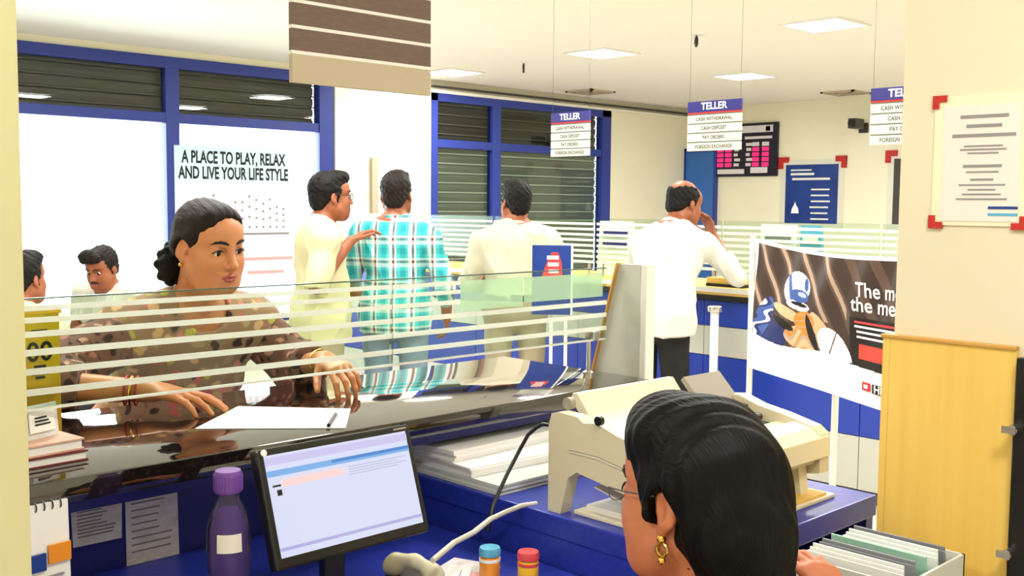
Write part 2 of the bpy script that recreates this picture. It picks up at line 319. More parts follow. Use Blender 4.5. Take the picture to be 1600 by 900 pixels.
def hand_prims(w, d, n, side, curl=(15, 20, 15), s=1.0, thumb=None, spread=6, curls=None):
    """w wrist, d pointing along the palm, n out of the back of the hand, side=+1 thumb on d x n"""
    d = V(d)/np.linalg.norm(d); n = V(n); n = n-d*(n@d); n /= np.linalg.norm(n); t = np.cross(d, n)*side; w = V(w); P = []
    for i, (o, L) in enumerate(zip((.028, .0095, -.0095, -.027), (.088, .091, .086, .079))):
        b = w+t*o*.55*s+d*.008*s; kn = w+d*L*s+t*o*s+n*(.003 if i in (1, 2) else 0)*s
        P.append(cap(b, kn, .0125*s, .0105*s, k=.014*s))
        a = R((1.5-i)*spread/1.5); dd = d*math.cos(a)+t*math.sin(a); p = kn; ang = 0; cu = curls[i] if curls else curl
        for seg, (ln, c) in enumerate(zip(V([.044, .027, .022])*(1, 1.08, 1, .8)[i]*s, cu)):
            ang += R(c); v = dd*math.cos(ang)-n*math.sin(ang); q = p+v*ln
            P.append(cap(p, q, (.0088-.0009*seg)*s, (.0080-.0010*seg)*s, k=.004*s)); p = q
    tb = w+t*.020*s+d*.022*s; td = thumb if thumb is not None else d*.62+t*.72-n*.25; td = V(td)/np.linalg.norm(td)
    q = tb+td*.045*s; e = V(td)*.8+d*.45; e /= np.linalg.norm(e); q2 = q+e*.032*s; q3 = q2+e*.024*s
    P += [cap(tb, q, .0145*s, .0105*s, k=.014*s), cap(q, q2, .0100*s, .0090*s, k=.004*s), cap(q2, q3, .0090*s, .0072*s, k=.004*s)]
    return P

POSE = dict(hip=(0, 0, .93), neck=(0, -.01, 1.43), shr=(.175, -.01, 1.345), elr=(.235, -.03, 1.09), wrr=(.235, .07, .86), shl=(-.175, -.01, 1.345), ell=(-.235, -.03, 1.11), wrl=(-.235, .07, .87),
            head=(0, .045, 1.585), kr=(.1, .015, .5), kl=(-.1, .015, .5), ar=(.11, -.03, .09), al=(-.11, -.03, .09))
def noisefold(amp, sd=0.0):
    def f(x, y, z):
        a = np.sin(x*23+np.sin(z*9+sd)*2.2+sd)*np.sin(z*17+y*11+sd*2); b = np.sin(z*41+x*19*np.sin(y*7+sd)+sd)
        t_ = x*34+np.sin(z*7+sd)*2.4+y*16+sd*3; c = 1-np.abs(np.sin(t_*.5)); d = 1-np.abs(np.sin(z*12+x*21+np.sin(y*9+x*6+sd)*2+sd))
        return (amp*(a*.45+b*.2-.55*c**3-.6*d**4+.2)).astype(np.float32)
    return f
def human(label, loc, rz, pose={}, yaw=0, pitch=0, roll=0, skin='skin2', top='shirtw', bottom='trouser', hair='hair', hairstyle='short', sleeve=.5, hem=.80, h=.0055, face=False, hs=1.0,
          handr=None, handl=None, female=False, girth=1.0, seated=False, moustache=False, beard=False, glasses=False, seed=0., group=None, tuck=False, legs=True, fold=.011):
    p = {k: V(v) for k, v in {**POSE, **pose}.items()}; root = empty('person', loc, rz, label, 'person', group)
    H = Fr(p['head'], rot3(yaw, pitch, roll), hs); nk, hp = p['neck'], p['hip']; u = nk-hp; L = np.linalg.norm(u); u = u/L
    sd_ = p['shr']-p['shl']; sd_ = sd_/np.linalg.norm(sd_); fr = np.cross(u, sd_); fr /= np.linalg.norm(fr); sd_ = np.cross(fr, u); T = np.stack([sd_, fr, u], 1)
    def on(t, f=0): return hp+u*L*t+fr*f
    def torso(e, k=.05):
        g = girth
        P = [ell(on(.02, -.01), (.165*g+e, .115*g+e, .13), T, k=k), ell(on(.3, .012), (.148*g+e, .105*g+e, .17), T, k=k), ell(on(.64, .0), (.165*g+e, .108+e, .17), T, k=k), ell(on(.86, -.008), (.15+e, .085+e, .10), T, k=k),
             cap(p['shl']-u*.02, p['shr']-u*.02, .042+e, k=k), cap(on(.985), p['shr'], .040+e*.5, .048+e, k=k), cap(on(.985), p['shl'], .040+e*.5, .048+e, k=k)]
        if female: P += [ell(on(.66, .085)+sd_*.07, (.06+e*.5, .05, .06), T, k=.04), ell(on(.66, .085)-sd_*.07, (.06+e*.5, .05, .06), T, k=.04)]
        return P
    nb = nk-u*.03
    hd = head_prims(H, female, False)
    neckp = [cap(H((0, -.03, -.05)), nb+fr*-.005, .050*hs if not female else .043, .056 if not female else .05, k=.03)]
    B = hd+neckp+torso(0)
    for sx, sh, e_, wr, hn in ((1, 'shr', 'elr', 'wrr', handr), (-1, 'shl', 'ell', 'wrl', handl)):
        B += [cap(p[sh], p[e_], .047, .038, k=.03), cap(p[e_], p[wr], .039, .026, k=.02)]
        d = p[wr]-p[e_]; hn = hn or {}
        nn = hn.get('n', sd_*sx); B += hand_prims(p[wr], hn.get('d', d), nn, hn.get('side', 1.0 if np.dot(np.cross(d, nn), fr) > 0 else -1.0), curl=hn.get('curl', (22, 28, 20)))
    if legs:
        for sx, kn, an in ((1, 'kr', 'ar'), (-1, 'kl', 'al')):
            hj = hp+sd_*.09*sx-u*.02
            B += [cap(hj, p[kn], .075, .052, k=.03), cap(p[kn], p[an], .052, .036, k=.02)]
    sdf_mesh('body', B, h, K[skin], root)
    # shirt
    C = torso(.016)+[]
    for sx, sh, e_, wr in ((1, 'shr', 'elr', 'wrr'), (-1, 'shl', 'ell', 'wrl')):
        a, b, c = p[sh], p[e_], p[wr]
        if sleeve <= 1: C.append(cap(a, a+(b-a)*sleeve*1.15, .064, .06, k=.03, flat=True))
        else: C += [cap(a, b, .062, .052, k=.03), cap(b, b+(c-b)*(sleeve-1), .052, .042, k=.02, flat=True)]
    if hem is not None and not tuck:
        C += [ell(hp+np.array([0, -.01, -.06]), (.185*girth+.01, .14*girth+.01, .30), None, k=.06)]
    C += [plane((0, 0, hem), (0, 0, -1))]
    C += [cap(nb+fr*.01, nk+u*.06+fr*.03, .054 if not female else .047, .05 if not female else .044, k=.004, op='s')]
    sdf_mesh('shirt', C, h, K[top] if isinstance(top, str) else top, root, noisefold(fold, seed))
    if not female:
        mb = MB(); q = Matrix([list(r) for r in (Matrix.Rotation(R(-14), 3, Vector(sd_)) @ Matrix([list(r) for r in T]))])
        mb.torus(nk+u*.012, .060, .015, q, n=22); mb.build('collar', K[top] if isinstance(top, str) else top, root, True)
    if legs:
        W = hem+.04 if tuck else .95 if not seated else hp[2]+.1
        G = [ell(hp+np.array([0, -.01, 0]), (.175*girth+.006, .125*girth+.004, .15), None, k=.04)]
        for sx, kn, an in ((1, 'kr', 'ar'), (-1, 'kl', 'al')):
            hj = hp+sd_*.09*sx-u*.02; G += [cap(hj, p[kn], .092, .068, k=.03), cap(p[kn], p[an]-np.array([0, 0, .03]), .066, .058, k=.03, flat=True)]
        G.append(plane((0, 0, W), (0, 0, 1)))
        sdf_mesh('trousers', G, h*1.3, K[bottom], root, noisefold(.003, seed+3))
        if tuck:
            G2 = [ell(hp+np.array([0, -.01, 0]), (.175*girth+.011, .125*girth+.009, .15), None, k=.04), plane((0, 0, W+.012), (0, 0, 1)), plane((0, 0, W-.03), (0, 0, -1))]
            sdf_mesh('belt', G2, h, K['belt'], root)
        for an in ('ar', 'al'):
            a = p[an]; sdf_mesh('shoe', [ell(a+V((0, .06, -.045)), (.045, .13, .05), k=.03), ell(a+V((0, -.02, -.03)), (.042, .06, .06), k=.03), plane((0, 0, a[2]-.09), (0, 0, -1))], .008, K['shoe'], root)
    # hair
    E = []
    cut = [H.ell((0, .025, -.105), (.12, .07, .085), k=.015, op='s'), H.ell((0, -.07, -.145), (.1, .1, .065), k=.02, op='s')]+[H.ell((sx*.088, -.010, -.014), (.02, .024, .034), k=.008, op='s') for sx in (-1, 1)]
    cap_ = [H.ell((0, -.026, .038), (.0815, .099, .091), k=.02), H.ell((0, -.068, -.03), (.058, .045, .052), k=.03), H.cap((-.070, -.0, .0), (-.074, .004, -.03), .010, .006, k=.02), H.cap((.070, -.0, .0), (.074, .004, -.03), .010, .006, k=.02)]
    if hairstyle == 'short': E = cap_+[H.ell((0, .04, .096), (.060, .052, .036), k=.03), H.ell((0, .115, -.02), (.078, .075, .105), k=.015, op='s')]+cut
    elif hairstyle == 'balding': E = cap_+[H.ell((0, -.036, .118), (.067, .112, .084), k=.015, op='s'), H.ell((0, .1, .0), (.085, .085, .14), k=.02, op='s')]+cut
    elif hairstyle == 'quiff': E = cap_+[H.ell((.012, .058, .102), (.070, .05, .038), k=.03), H.cap((-.05, .075, .088), (.03, .095, .085), .018, k=.02), H.ell((0, .118, -.03), (.078, .075, .100), k=.015, op='s')]+cut
    if E:
        def lump(x, y, z): return (.0028*np.sin(x*130+np.sin(z*90+seed)*2)*np.sin(y*120+z*80+seed)+.0015*np.sin(x*260+z*190)).astype(np.float32)
        sdf_mesh('hair', E, min(h, .005), K[hair], root, lump)
    if face: face_bits(root, H, moustache, beard, glasses)
    return root, H
def face_bits(root, H, moustache=False, beard=False, glasses=False, lips=True, hp=None, down=-.30, side=0.0, fine=False):
    hp = hp or head_prims(H, False, False); ys = np.linspace(.135, .02, 231)
    def sf(x, z, off=0.0):                      # a point on the face skin in front of (x, z)
        q = np.array([H((x, y, z)) for y in ys]).astype(np.float32); f = field(hp, q[:, 0], q[:, 1], q[:, 2]); k = int(np.argmax(f < 0)); return (x, float(ys[k])+off, z)
    def line(pts, r0, off, k=.004):
        P = [sf(x, z, off) for x, z in pts]; rr_ = np.interp(np.linspace(0, 1, len(P)), np.linspace(0, 1, len(r0)), r0)
        return [H.cap(P[i], P[i+1], rr_[i], rr_[i+1], k=k) for i in range(len(P)-1)]
    for sx in (-1, 1):
        mb = MB(); mb.ball((0, 0, 0), (.0140 if fine else .0106)*H.s, n=28); ob = mb.build('eye', [K['eye'], K['iris']], root, True)
        ob.location = H((sx*.0325, .0680 if fine else .0692, -.001)); gaze = Vector(H.R @ V((side, 1, down))).normalized()
        for f in ob.data.polygons: f.material_index = 1 if Vector(f.center).normalized().dot(gaze) > (.78 if fine else .55) else 0
        sdf_mesh('eyebrow', line([(sx*.013, .0245), (sx*.021, .0275), (sx*.031, .0298), (sx*.042, .0280), (sx*.053, .0212)], (.0026, .0034, .0033, .0029, .0016), .0012), .0018, K['brow'], root)
        if fine:
            aa = np.linspace(-.0175, .0195, 13)
            MB().tube([H((sx*(.0325+a), .0858-a*a*14-max(a, 0)*.10, -.0006+.0086*math.cos(a*80))) for a in aa], [.0006+.0011*math.sin(PI*min(max((a+.0185)/.04, 0), 1)) for a in aa], 6).build('eyelashes', K['brow'], root, True)
    if lips:
        sdf_mesh('lips', line([(-.0235, -.0660), (-.012, -.0618), (-.004, -.0600), (0, -.0612), (.004, -.0600), (.012, -.0618), (.0235, -.0660)], (.0012, .0034, .0040, .0034, .0012), -.0012)+line([(-.0215, -.0672), (-.011, -.0708), (0, -.0722), (.011, -.0708), (.0215, -.0672)], (.0012, .0044, .0050, .0044, .0012), -.0014)+
                 [H.cap((-.02, sf(0, -.0662)[1]+.0035, -.0664), (.02, sf(0, -.0662)[1]+.0035, -.0664), .0016, k=.003, op='s')], .0015, K['lips'], root)
    if moustache:
        sdf_mesh('moustache', line([(-.030, -.062), (-.016, -.053), (0, -.050), (.016, -.053), (.030, -.062)], (.003, .006, .0065, .006, .003), -.001), .003, K['brow'], root)
    if beard:
        sdf_mesh('beard', [H.cap((-.056, .022, -.068), (-.03, .052, -.092), .0195, .024, k=.02), H.cap((.056, .022, -.068), (.03, .052, -.092), .0195, .024, k=.02), H.cap((-.028, .047, -.090), (.028, .047, -.090), .0275, k=.02), H.ell((0, .066, -.099), (.024, .021, .018), k=.02), H.ell((0, .10, -.066), (.03, .03, .013), k=.01, op='s')], .004, K['brow'], root)
    if glasses:
        mb = MB(); q = Matrix([list(r) for r in H.R])
        for sx in (-1, 1):
            pts = [H((sx*.033+.021*math.cos(a), .097, .0+.016*math.sin(a))) for a in np.linspace(0, 2*PI, 15)]; mb.tube(pts, .0016, 6)
            mb.tube([H((sx*.054, .096, .004)), H((sx*.072, .06, .006)), H((sx*.08, -.01, .006))], .0016, 6)
        mb.tube([H((-.012, .098, .003)), H((.012, .098, .003))], .0016, 6); mb.build('spectacles', K['black'], root, True)

# ================================================================== the room
X0, X1, Y0, Y1 = -2.0, 12.1, -2.6, 9.0
struct(box('floor', (X0-.2, Y0-.2, -.1), (X1+.2, Y1+.6, 0), K['floor']))
struct(box('ceiling', (X0-.2, Y0-.2, CEIL), (X1+.2, Y1+.3, CEIL+.15), K['ceiling']))
struct(box('wall_back', (X1, Y0-.2, 0), (X1+.15, Y1+.15, CEIL), K['wall']))
struct(box('wall_right', (X0, Y0-.15, 0), (X1, Y0, CEIL), K['wall']))
struct(box('wall_front', (X0-.15, Y0, 0), (X0, Y1+.15, CEIL), K['wall']))
W1 = (1.35, 6.18, .35, 2.79); W2 = (7.45, 10.46, .1, 2.73)
wl = empty('wall_left', (0, Y1, 0), kind='structure')
mb = MB(); T_ = .15
for lo, hi in (((X0, 0, 0), (W1[0], T_, CEIL)), ((W1[0], 0, 0), (W1[1], T_, W1[2])), ((W1[0], 0, W1[3]), (W1[1], T_, CEIL)), ((W1[1], 0, 0), (W2[0], T_, CEIL)),
               ((W2[0], 0, 0), (W2[1], T_, W2[2])), ((W2[0], 0, W2[3]), (W2[1], T_, CEIL)), ((W2[1], 0, 0), (X1, T_, CEIL))): mb.box(lo, hi)
mb.build('masonry', K['wall'], wl)
struct(box('wall_column', (6.19, Y1-.03, 0), (7.44, Y1, CEIL), K['column']))
tr = MB().box((7.44, Y1-.05, 2.715), (X1, Y1-.001, 2.745)).build('trim_1', K['column']); struct(tr)
tr = MB().box((7.44, Y1-.07, 2.775), (X1, Y1-.001, 2.79)).build('trim_2', K['dark']); struct(tr)
struct(box('baseboard_back', (X1-.015, Y0, 0), (X1, 8.45, .1), K['greypanel']))
def window(name, W, mull, lab, slat_lo, slat_mats, bars_z=2.25):
    x0, x1, z0, z1 = W; r_ = empty(name, (0, Y1, 0), kind='structure'); f = K['blue_frame']
    MB().box((x0, -.02, z1-.1), (x1, .09, z1), bev=.004).box((x0, -.02, z0), (x1, .09, z0+.07), bev=.004).box((x0, -.02, z0), (x0+.1, .09, z1), bev=.004).box((x1-.17, -.02, z0), (x1, .09, z1), bev=.004).build('frame', f, r_)
    for m in mull: MB().box((m-.065, -.015, z0), (m+.065, .08, z1), bev=.004).build('mullion', f, r_)
    MB().box((x0, -.01, bars_z-.045), (x1, .075, bars_z+.045), bev=.004).build('transom_bar', f, r_)
    xs = [x0+.1]+list(mull)+[x1-.17]
    for a, b in zip(xs, xs[1:]):
        for lo, hi in ((z0+.07, bars_z-.045), (bars_z+.045, z1-.1)):
            MB().box((a+.02, .03, lo), (b-.02, .036, hi)).build('pane', K['winglass'], r_)
        # rolling shutter outside the glass, slat by slat
        z = z1-.02; me = None
        while z > slat_lo:
            up = z > bars_z; m = slat_mats[0] if up else slat_mats[1]
            mb = MB(); mb.prism([(0, 0), (.022, -.012), (.03, -.05), (.018, -.088), (0, -.096)], lambda u_, v_, t: (t, .125+u_*-1, z+v_), a, b)
            mb.mi = 1; mb.box((a, .085, z-.112 if not up else z-.108), (b, .125, z-.094)); mb.build('shutter_slat', [m, K['lip'] if not up else K['shutter']], r_); z -= .108
    return r_
window('window_1', W1, (2.92, 4.456), '', 2.24, (K['shutter'], K['shutter']))
window('window_2', W2, (8.444,), '', .15, (K['shutterdk'], K['shutterlit']), 2.17)  # one shutter, its lower slats coloured as if lit
# door on the back wall
d1 = empty('door_1', (X1, 0, 0), kind='structure')
MB().box((-.05, 8.5, 0), (-.002, 8.97, 2.25), bev=.004).build('door_leaf', K['door_blue'], d1); MB().box((-.06, 8.97, 0), (-.002, 8.995, 2.3)).box((-.06, 8.46, 0), (-.002, 8.5, 2.3)).box((-.06, 8.46, 2.25), (-.002, 8.995, 2.3)).build('door_frame', K['blue_frame'], d1)
MB().cyl((-.07, 8.56, 1.05), (-.07, 8.66, 1.05), .01).cyl((-.07, 8.565, 1.05), (-.045, 8.565, 1.05), .012).build('door_handle', K['chrome'], d1)
# near pillars
struct(box('wall_near_pillar', (-.55, 1.24, 0), (.434, 1.55, CEIL), K['pillar'], bev=.006))
pl = empty('wall_right_pillar', (0, 0, 0), kind='structure'); PX, PY = 1.92, .932
MB().box((PX, .2, 0), (PX+.5, PY, CEIL), bev=.004).build('plaster', K['pillar2'], pl)
zt = at(1392, 528, X=PX-.012).z
MB().box((PX-.014, .70, .02), (PX, PY-.0005, zt)).box((PX-.014, PY, .02), (PX+.2, PY+.014, zt)).build('wood_panel', K['wood'], pl)
MB().box((PX-.018, .70, zt), (PX, PY+.018, zt+.007), bev=.002).build('wood_lipping', K['wood_edge'], pl)
DY = at(1585, 720, X=PX-.02).y; gd = empty('cabinet_door', (PX-.02, DY, 0), label='dark glass cabinet door edge with steel hinges at the right side of the wood panel', cat='door')
MB().box((-.012, -.4, .1), (.006, 0, zt-.01), bev=.002).build('door_leaf', K['black'], gd)
for z in (1.12, .9): MB().cyl((-.03, -.004, z), (.012, -.004, z), .009, n=14).box((-.034, -.012, z-.006), (-.028, .012, z+.006)).build('hinge', K['chrome'], gd)

# ceiling fittings
for i, (x, y) in enumerate(PANELS):
    pos = {(7.17, 4.1): 'square recessed ceiling light nearest the right pillar', (7.17, 6.28): 'square recessed ceiling light in the middle of the ceiling', (9.4, 6.28): 'square recessed ceiling light above the middle teller sign', (7.17, 8.3): 'square recessed ceiling light beside the top of the white column'}.get((x, y))
    t = empty('ceiling_light', (x, y, CEIL), label=pos or 'square recessed ceiling light outside the picture, hidden behind the pillar or added over the customer', cat='light', group='recessed ceiling lights')
    mb = MB()
    for lo, hi in (((-.245, -.245, -.012), (.245, -.215, .0)), ((-.245, .215, -.012), (.245, .245, .0)), ((-.245, -.215, -.012), (-.215, .215, .0)), ((.215, -.215, -.012), (.245, .215, .0))): mb.box(lo, hi)
    mb.build('frame', K['frame'], t); MB().box((-.215, -.215, -.006), (.215, .215, -.001)).build('diffuser', K['panelglow'], t)
for (x, y), lab in (((9.45, 8.45), 'dull square air vent in the ceiling above the leftmost teller sign'), ((11.5, 6.28), 'dull square air vent in the ceiling left of the rightmost teller sign')):
    t = empty('ceiling_vent', (x, y, CEIL), label=lab, cat='vent'); mb = MB()
    for s_ in (.21, .15, .09): 
        for lo, hi in (((-s_, -s_, -.02), (s_, -s_+.03, 0)), ((-s_, s_-.03, -.02), (s_, s_, 0)), ((-s_, -s_, -.02), (-s_+.03, s_, 0)), ((s_-.03, -s_, -.02), (s_, s_, 0))): mb.box(lo, hi)
    mb.build('grille', K['signbeige'], t); MB().box((-.2, -.2, -.006), (.2, .2, -.001)).build('backing', K['beigedk'], t)
for px, py, lab in ((818, 107, 'small black ring hook on the ceiling near the window'), (1088, 65, 'small black ring hook on the ceiling above the middle teller sign')):
    c = at(px, py, Z=CEIL-.05); o = MB().torus((0, 0, 0), .034, .011, Matrix.Rotation(PI/2, 3, 'X') @ Matrix.Rotation(R(45), 3, 'Y'), n=16).cyl((0, 0, .03), (0, 0, CEIL-c.z), .006).build('ceiling_hook', K['black'], None, True); o.location = c; tag(o, lab, 'hook')

# ================================================================== near teller counter, glass, end panel
CT = 1.05
t = empty('teller_counter', (1.2, 1.95, 0), label='black granite teller counter with a navy front across the foreground', cat='counter')
def loc(o, root): o.location = Vector(o.location) - root.location; return o
loc(MB().box((.2, 1.71, CT-.042), (2.16, 2.26, CT), bev=.005).build('granite_top', K['granite'], t, True), t)
loc(MB().box((.2, 1.95, .05), (2.13, 1.98, CT-.043)).build('staff_panel', K['navy'], t), t)
loc(MB().box((.2, 2.12, .05), (2.13, 2.15, CT-.043)).build('public_panel', K['blue'], t), t)
loc(MB().box((.2, 1.76, CT-.072), (2.13, 1.95, CT-.043)).build('cable_duct', K['navy'], t), t)
loc(MB().box((.2, 1.97, 0), (2.13, 2.13, .05)).build('plinth', K['dark'], t), t)
ep = loc(MB().prism([(1.735, 0), (2.0, 0), (1.905, CT), (1.822, 1.346), (1.752, 1.346), (1.735, 1.0)], lambda u, v, x: (x, u, v), 2.165, 2.185).build('end_panel', K['greypanel'], t), t)
loc(MB().box((2.163, 1.728, 0), (2.2, 1.748, 1.348), bev=.003).build('end_post', K['steel'], t), t)
loc(MB().prism([(1.905, CT), (1.910, CT), (1.827, 1.348), (1.822, 1.348)], lambda u, v, x: (x, u, v), 2.155, 2.19).build('panel_edging', K['wood_edge'], t), t)
GY = 1.85; GT, GB = 1.333, 1.146
g = empty('glass_screen', (1.4, GY, CT), label='low glass screen with frosted bands standing above the black granite counter', cat='screen')
def gbox(name, x0, z0, x1, z1, m, y0=-.004, y1=.004): return MB().box((x0-1.4, y0, z0-CT), (x1-1.4, y1, z1-CT)).build(name, m, g)
gbox('pane', .2, GB, 1.42, GT, K['glass']); gbox('pane', 1.423, GB, 2.14, GT, K['glass'])
hgt = GT-GB
for a, b in ((.055, .105), (.165, .215), (.29, .345), (.455, .515), (.63, .69), (.82, .88)):
    for x0, x1 in ((.2, 1.42), (1.423, 2.14)):
        if x0 > 1 and a < .4: x1 = 1.62
        gbox('frosted_band', x0, GT-b*hgt, x1, GT-a*hgt, K['frost'], -.0065, -.0045)
gbox('frosted_film', 1.63, GT-.44*hgt, 1.835, GT-.012, K['film'], .0045, .006); gbox('frosted_film', 1.84, GT-.40*hgt, 2.135, GT-.012, K['film'], .0045, .006)
gbox('top_edge', .2, GT, 2.14, GT+.0025, K['glassedge']); gbox('bottom_edge', .2, GB-.004, 2.14, GB, K['white'], -.005, .005)
for x in (.3, 2.1): MB().cyl((x-1.4, .02, 0), (x-1.4, .02, GB-CT+.02), .006, n=12).box((x-1.412, -.006, GB-CT-.004), (x-1.388, .024, GB-CT+.02), bev=.002).cyl((x-1.4, .02, 0), (x-1.4, .02, .006), .016, n=16).build('glass_clamp', K['chrome'], g, True)

# things on the granite
p_ = [at(305, 671, Z=CT), at(540, 670, Z=CT), at(548, 640, Z=CT), at(372, 636, Z=CT)]
c = sum(p_, Vector())/4; pp = MB().quad([Vector((q.x-c.x, q.y-c.y, .0008)) for q in p_], .0014).build('paper_sheet', K['paper']); pp.location = (c.x, c.y, CT); tag(pp, 'white paper sheet lying on the black granite under the woman\'s hands', 'paper')
a, b = at(512, 667, Z=CT+.006), at(527, 643, Z=CT+.006); pn = empty('pen', ((a+b)/2), label='thin black pen lying on the right end of the white paper sheet', cat='pen'); d = (b-a).normalized()*.065
MB().cyl(-d, d*.75, .0038, n=10).build('barrel', K['black'], pn, True); MB().cyl(d*.75, d, .0038, .0008, n=10).build('tip', K['chrome'], pn, True)
def book(loc_, rz, w_, d_, h_, cover, lab, group=None):
    r_ = empty('book', loc_, rz, lab, 'book', group)
    MB().box((-w_/2+.004, -d_/2+.003, .003), (w_/2-.003, d_/2-.003, h_-.003)).build('pages', K['paper'], r_)
    MB().box((-w_/2, -d_/2, 0), (w_/2, d_/2, .003)).box((-w_/2, -d_/2, h_-.003), (w_/2, d_/2, h_)).box((-w_/2, -d_/2, 0), (-w_/2+.004, d_/2, h_)).build('cover', cover, r_); return r_
bc = at(72, 706, Z=CT+.02)
book((.645, 1.86, CT), R(4), .17, .10, .018, K['bookmaroon'], 'dark maroon ledger book at the bottom of the pile by the left pillar')
book((.642, 1.862, CT+.0185), R(7), .165, .098, .020, K['bookred'], 'pale pink ledger book on top of the dark maroon one')
cs = empty('card_holder', (.672, 1.868, CT+.039), R(20), 'small grey card display leaning on the pink ledger beside the left pillar', 'card holder')
MB().prism([(-.004, 0), (.03, .0), (.006, .058), (.002, .058)], lambda u, v, x: (x, u, v), -.036, .036).build('stand', K['card'], cs)
MB().box((-.026, -.006, .012), (.026, -.0035, .048), Matrix.Rotation(R(-7), 3, 'X')).build('printed_card', K['white'], cs)
for k in range(3): MB().box((-.016, -.0075, .024+k*.006), (.016-k*.004, -.006, .027+k*.006), Matrix.Rotation(R(-7), 3, 'X')).build('print_line', K['ink'], cs)
yb = empty('token_box', (.69, 1.985, CT), R(8), 'yellow translucent acrylic box with black digits behind the glass at far left', 'box')
MB().box((-.055, -.03, .0), (.052, .03, .245), bev=.003).build('box_shell', K['yellowbox'], yb); MB().box((-.046, -.024, .006), (.044, .024, .115)).build('contents', K['amber'], yb)
MB().box((-.058, -.033, .245), (.055, .033, .257), bev=.002).build('lid', K['yellow'], yb)
lettering('digits', '00', .05, face_mtx((.012, -.0312, .176), (1, 0, 0), (0, 0, 1)), K['ink'], yb, bold=.001)
for k, (w_, z_) in enumerate(((.03, .213), (.022, .148), (.03, .135), (.018, .128))): MB().box((.0-w_/2+.012, -.0318, z_), (w_/2+.012, -.0305, z_+.005)).build('print_line', K['ink'], yb)

# slips pinned to the staff panel
for k, (px, lab) in enumerate(((((110, 792), (190, 768), (190, 840), (114, 856)), 'small grey printed slip pinned to the navy panel beside the calendar'), (((195, 766), (276, 751), (280, 870), (198, 893)), 'taller pale printed slip pinned to the navy panel left of the bottle'))):
    q = [at(*e, Y=1.948) for e in px]; c = sum(q, Vector())/4; sh2 = None; r_ = empty('paper_slip', c, label=lab, cat='paper')
    MB().quad([e-c for e in (q[3], q[2], q[1], q[0])], .001).build('sheet', K['greypaper'], r_); sh2 = r_.children[0]
    for j in range(9):
        t_ = .1+.085*j; A = q[0].lerp(q[3], t_)-c; B_ = q[1].lerp(q[2], t_)-c; e0 = A.lerp(B_, .1); e1 = A.lerp(B_, .55+.35*random.random())
        MB().box((e0.x, -.0022, e0.z-.0012), (e1.x, -.0012, e0.z+.0012)).build('print_line', K['inkgrey'], sh2)
# teller desk, printer table
t = empty('teller_desk', (.9, 1.5, 0), label='blue laminate teller desk below the counter carrying the monitor', cat='desk')
MB().box((-.45, -.3, .77), (.555, .44, .80), bev=.003).build('desk_top', K['desk'], t); MB().box((-.43, .3, .1), (.5, .32, .77)).build('modesty_panel', K['navy'], t)
for x in (-.43, .52): MB().box((x, -.28, 0), (x+.03, .42, .77)).build('leg_panel', K['navy'], t)
DT = .9
t = empty('printer_table', (1.76, 1.4, 0), label='blue laminate side table carrying the beige printer', cat='table')
MB().box((-.30, -.372, DT-.045), (.31, .545, DT), bev=.004).build('table_top', K['desk'], t)
MB().box((-.298, -.34, .02), (-.27, .54, DT-.045)).build('side_panel', K['desk'], t); MB().box((.28, -.365, 0), (.308, .54, DT-.045)).build('side_panel', K['navy'], t); MB().box((-.27, .3, .3), (.28, .32, DT-.045)).build('back_panel', K['navy'], t)

# monitor
m0, m1, m2, m3 = at(395, 704, Y=1.425), at(645, 661, Y=1.425), at(665, 828, Y=1.365), at(437, 897, Y=1.365)
xl, xr = (m0.x+m3.x)/2, (m1.x+m2.x)/2; zt_, zb_ = (m0.z+m1.z)/2, (m2.z+m3.z)/2; hh = math.hypot(zt_-zb_, .06); tilt = math.atan2(.06, zt_-zb_)
mo = empty('monitor', ((xl+xr)/2, 1.395, .80), label='black flat computer monitor showing a pale blue window on the teller desk', cat='monitor')
RX = Matrix.Rotation(-tilt, 4, 'X'); hd = empty('display_housing', parent_ := (0, 0, 0)); bpy.data.objects.remove(hd)
TM = Matrix.Translation((0, 0, (zt_+zb_)/2-.80)) @ RX; w2, h2 = (xr-xl)/2, hh/2
scr_ = [mo]
def mbx(name, lo, hi, m, bev=0):
    o = MB().box(lo, hi, bev=bev).build(name, m, scr_[0]); o.data.transform(TM); return o
mbx('housing', (-w2, 0, -h2), (w2, .022, h2), K['black'], .004)
bz = .0115
def scr(n, c):
    m = mat(n, (12, 12, 14), .25); b = m.node_tree.nodes['Principled BSDF']; b.inputs['Emission Color'].default_value = lin(c); b.inputs['Emission Strength'].default_value = 1.0; return m
sm = scr('screen_window', (208, 213, 238))
scr_[0] = mbx('screen', (-w2+bz, -.0015, -h2+bz+.006), (w2-bz, .001, h2-bz), sm)
sw = w2-bz; sh_ = h2-bz
mk = scr
mbx('title_bar', (-sw, -.0022, sh_-.016), (sw, -.001, sh_-.004), mk('scr_lilac', (196, 190, 230)))
mbx('menu_band', (-sw, -.0024, sh_-.034), (sw, -.001, sh_-.0245), mk('scr_blue', (120, 170, 222))); mbx('menu_band', (-.02, -.0025, sh_-.030), (sw, -.001, sh_-.025), mk('scr_deepblue', (70, 128, 200)))
mbx('tool_band', (-sw+.022, -.0024, sh_-.052), (.0, -.001, sh_-.040), mk('scr_pink', (240, 206, 204)))
for k in range(4): mbx('text_line', (.01+.0*k, -.0024, sh_-.042-k*.0042), (sw-.01-.02*(k % 2), -.001, sh_-.0405-k*.0042), mk('scr_grey%d' % k, (176, 180, 206)))
mbx('icon', (-sw+.006, -.0026, sh_-.05), (-sw+.02, -.001, sh_-.047), K['ink']); mbx('icon', (-sw+.012, -.0026, sh_-.064), (-sw+.02, -.001, sh_-.055), K['ink'])
mbx('task_bar', (-sw, -.0024, -sh_+.016), (sw, -.001, -sh_+.021), mk('scr_taskbar', (170, 168, 214)))
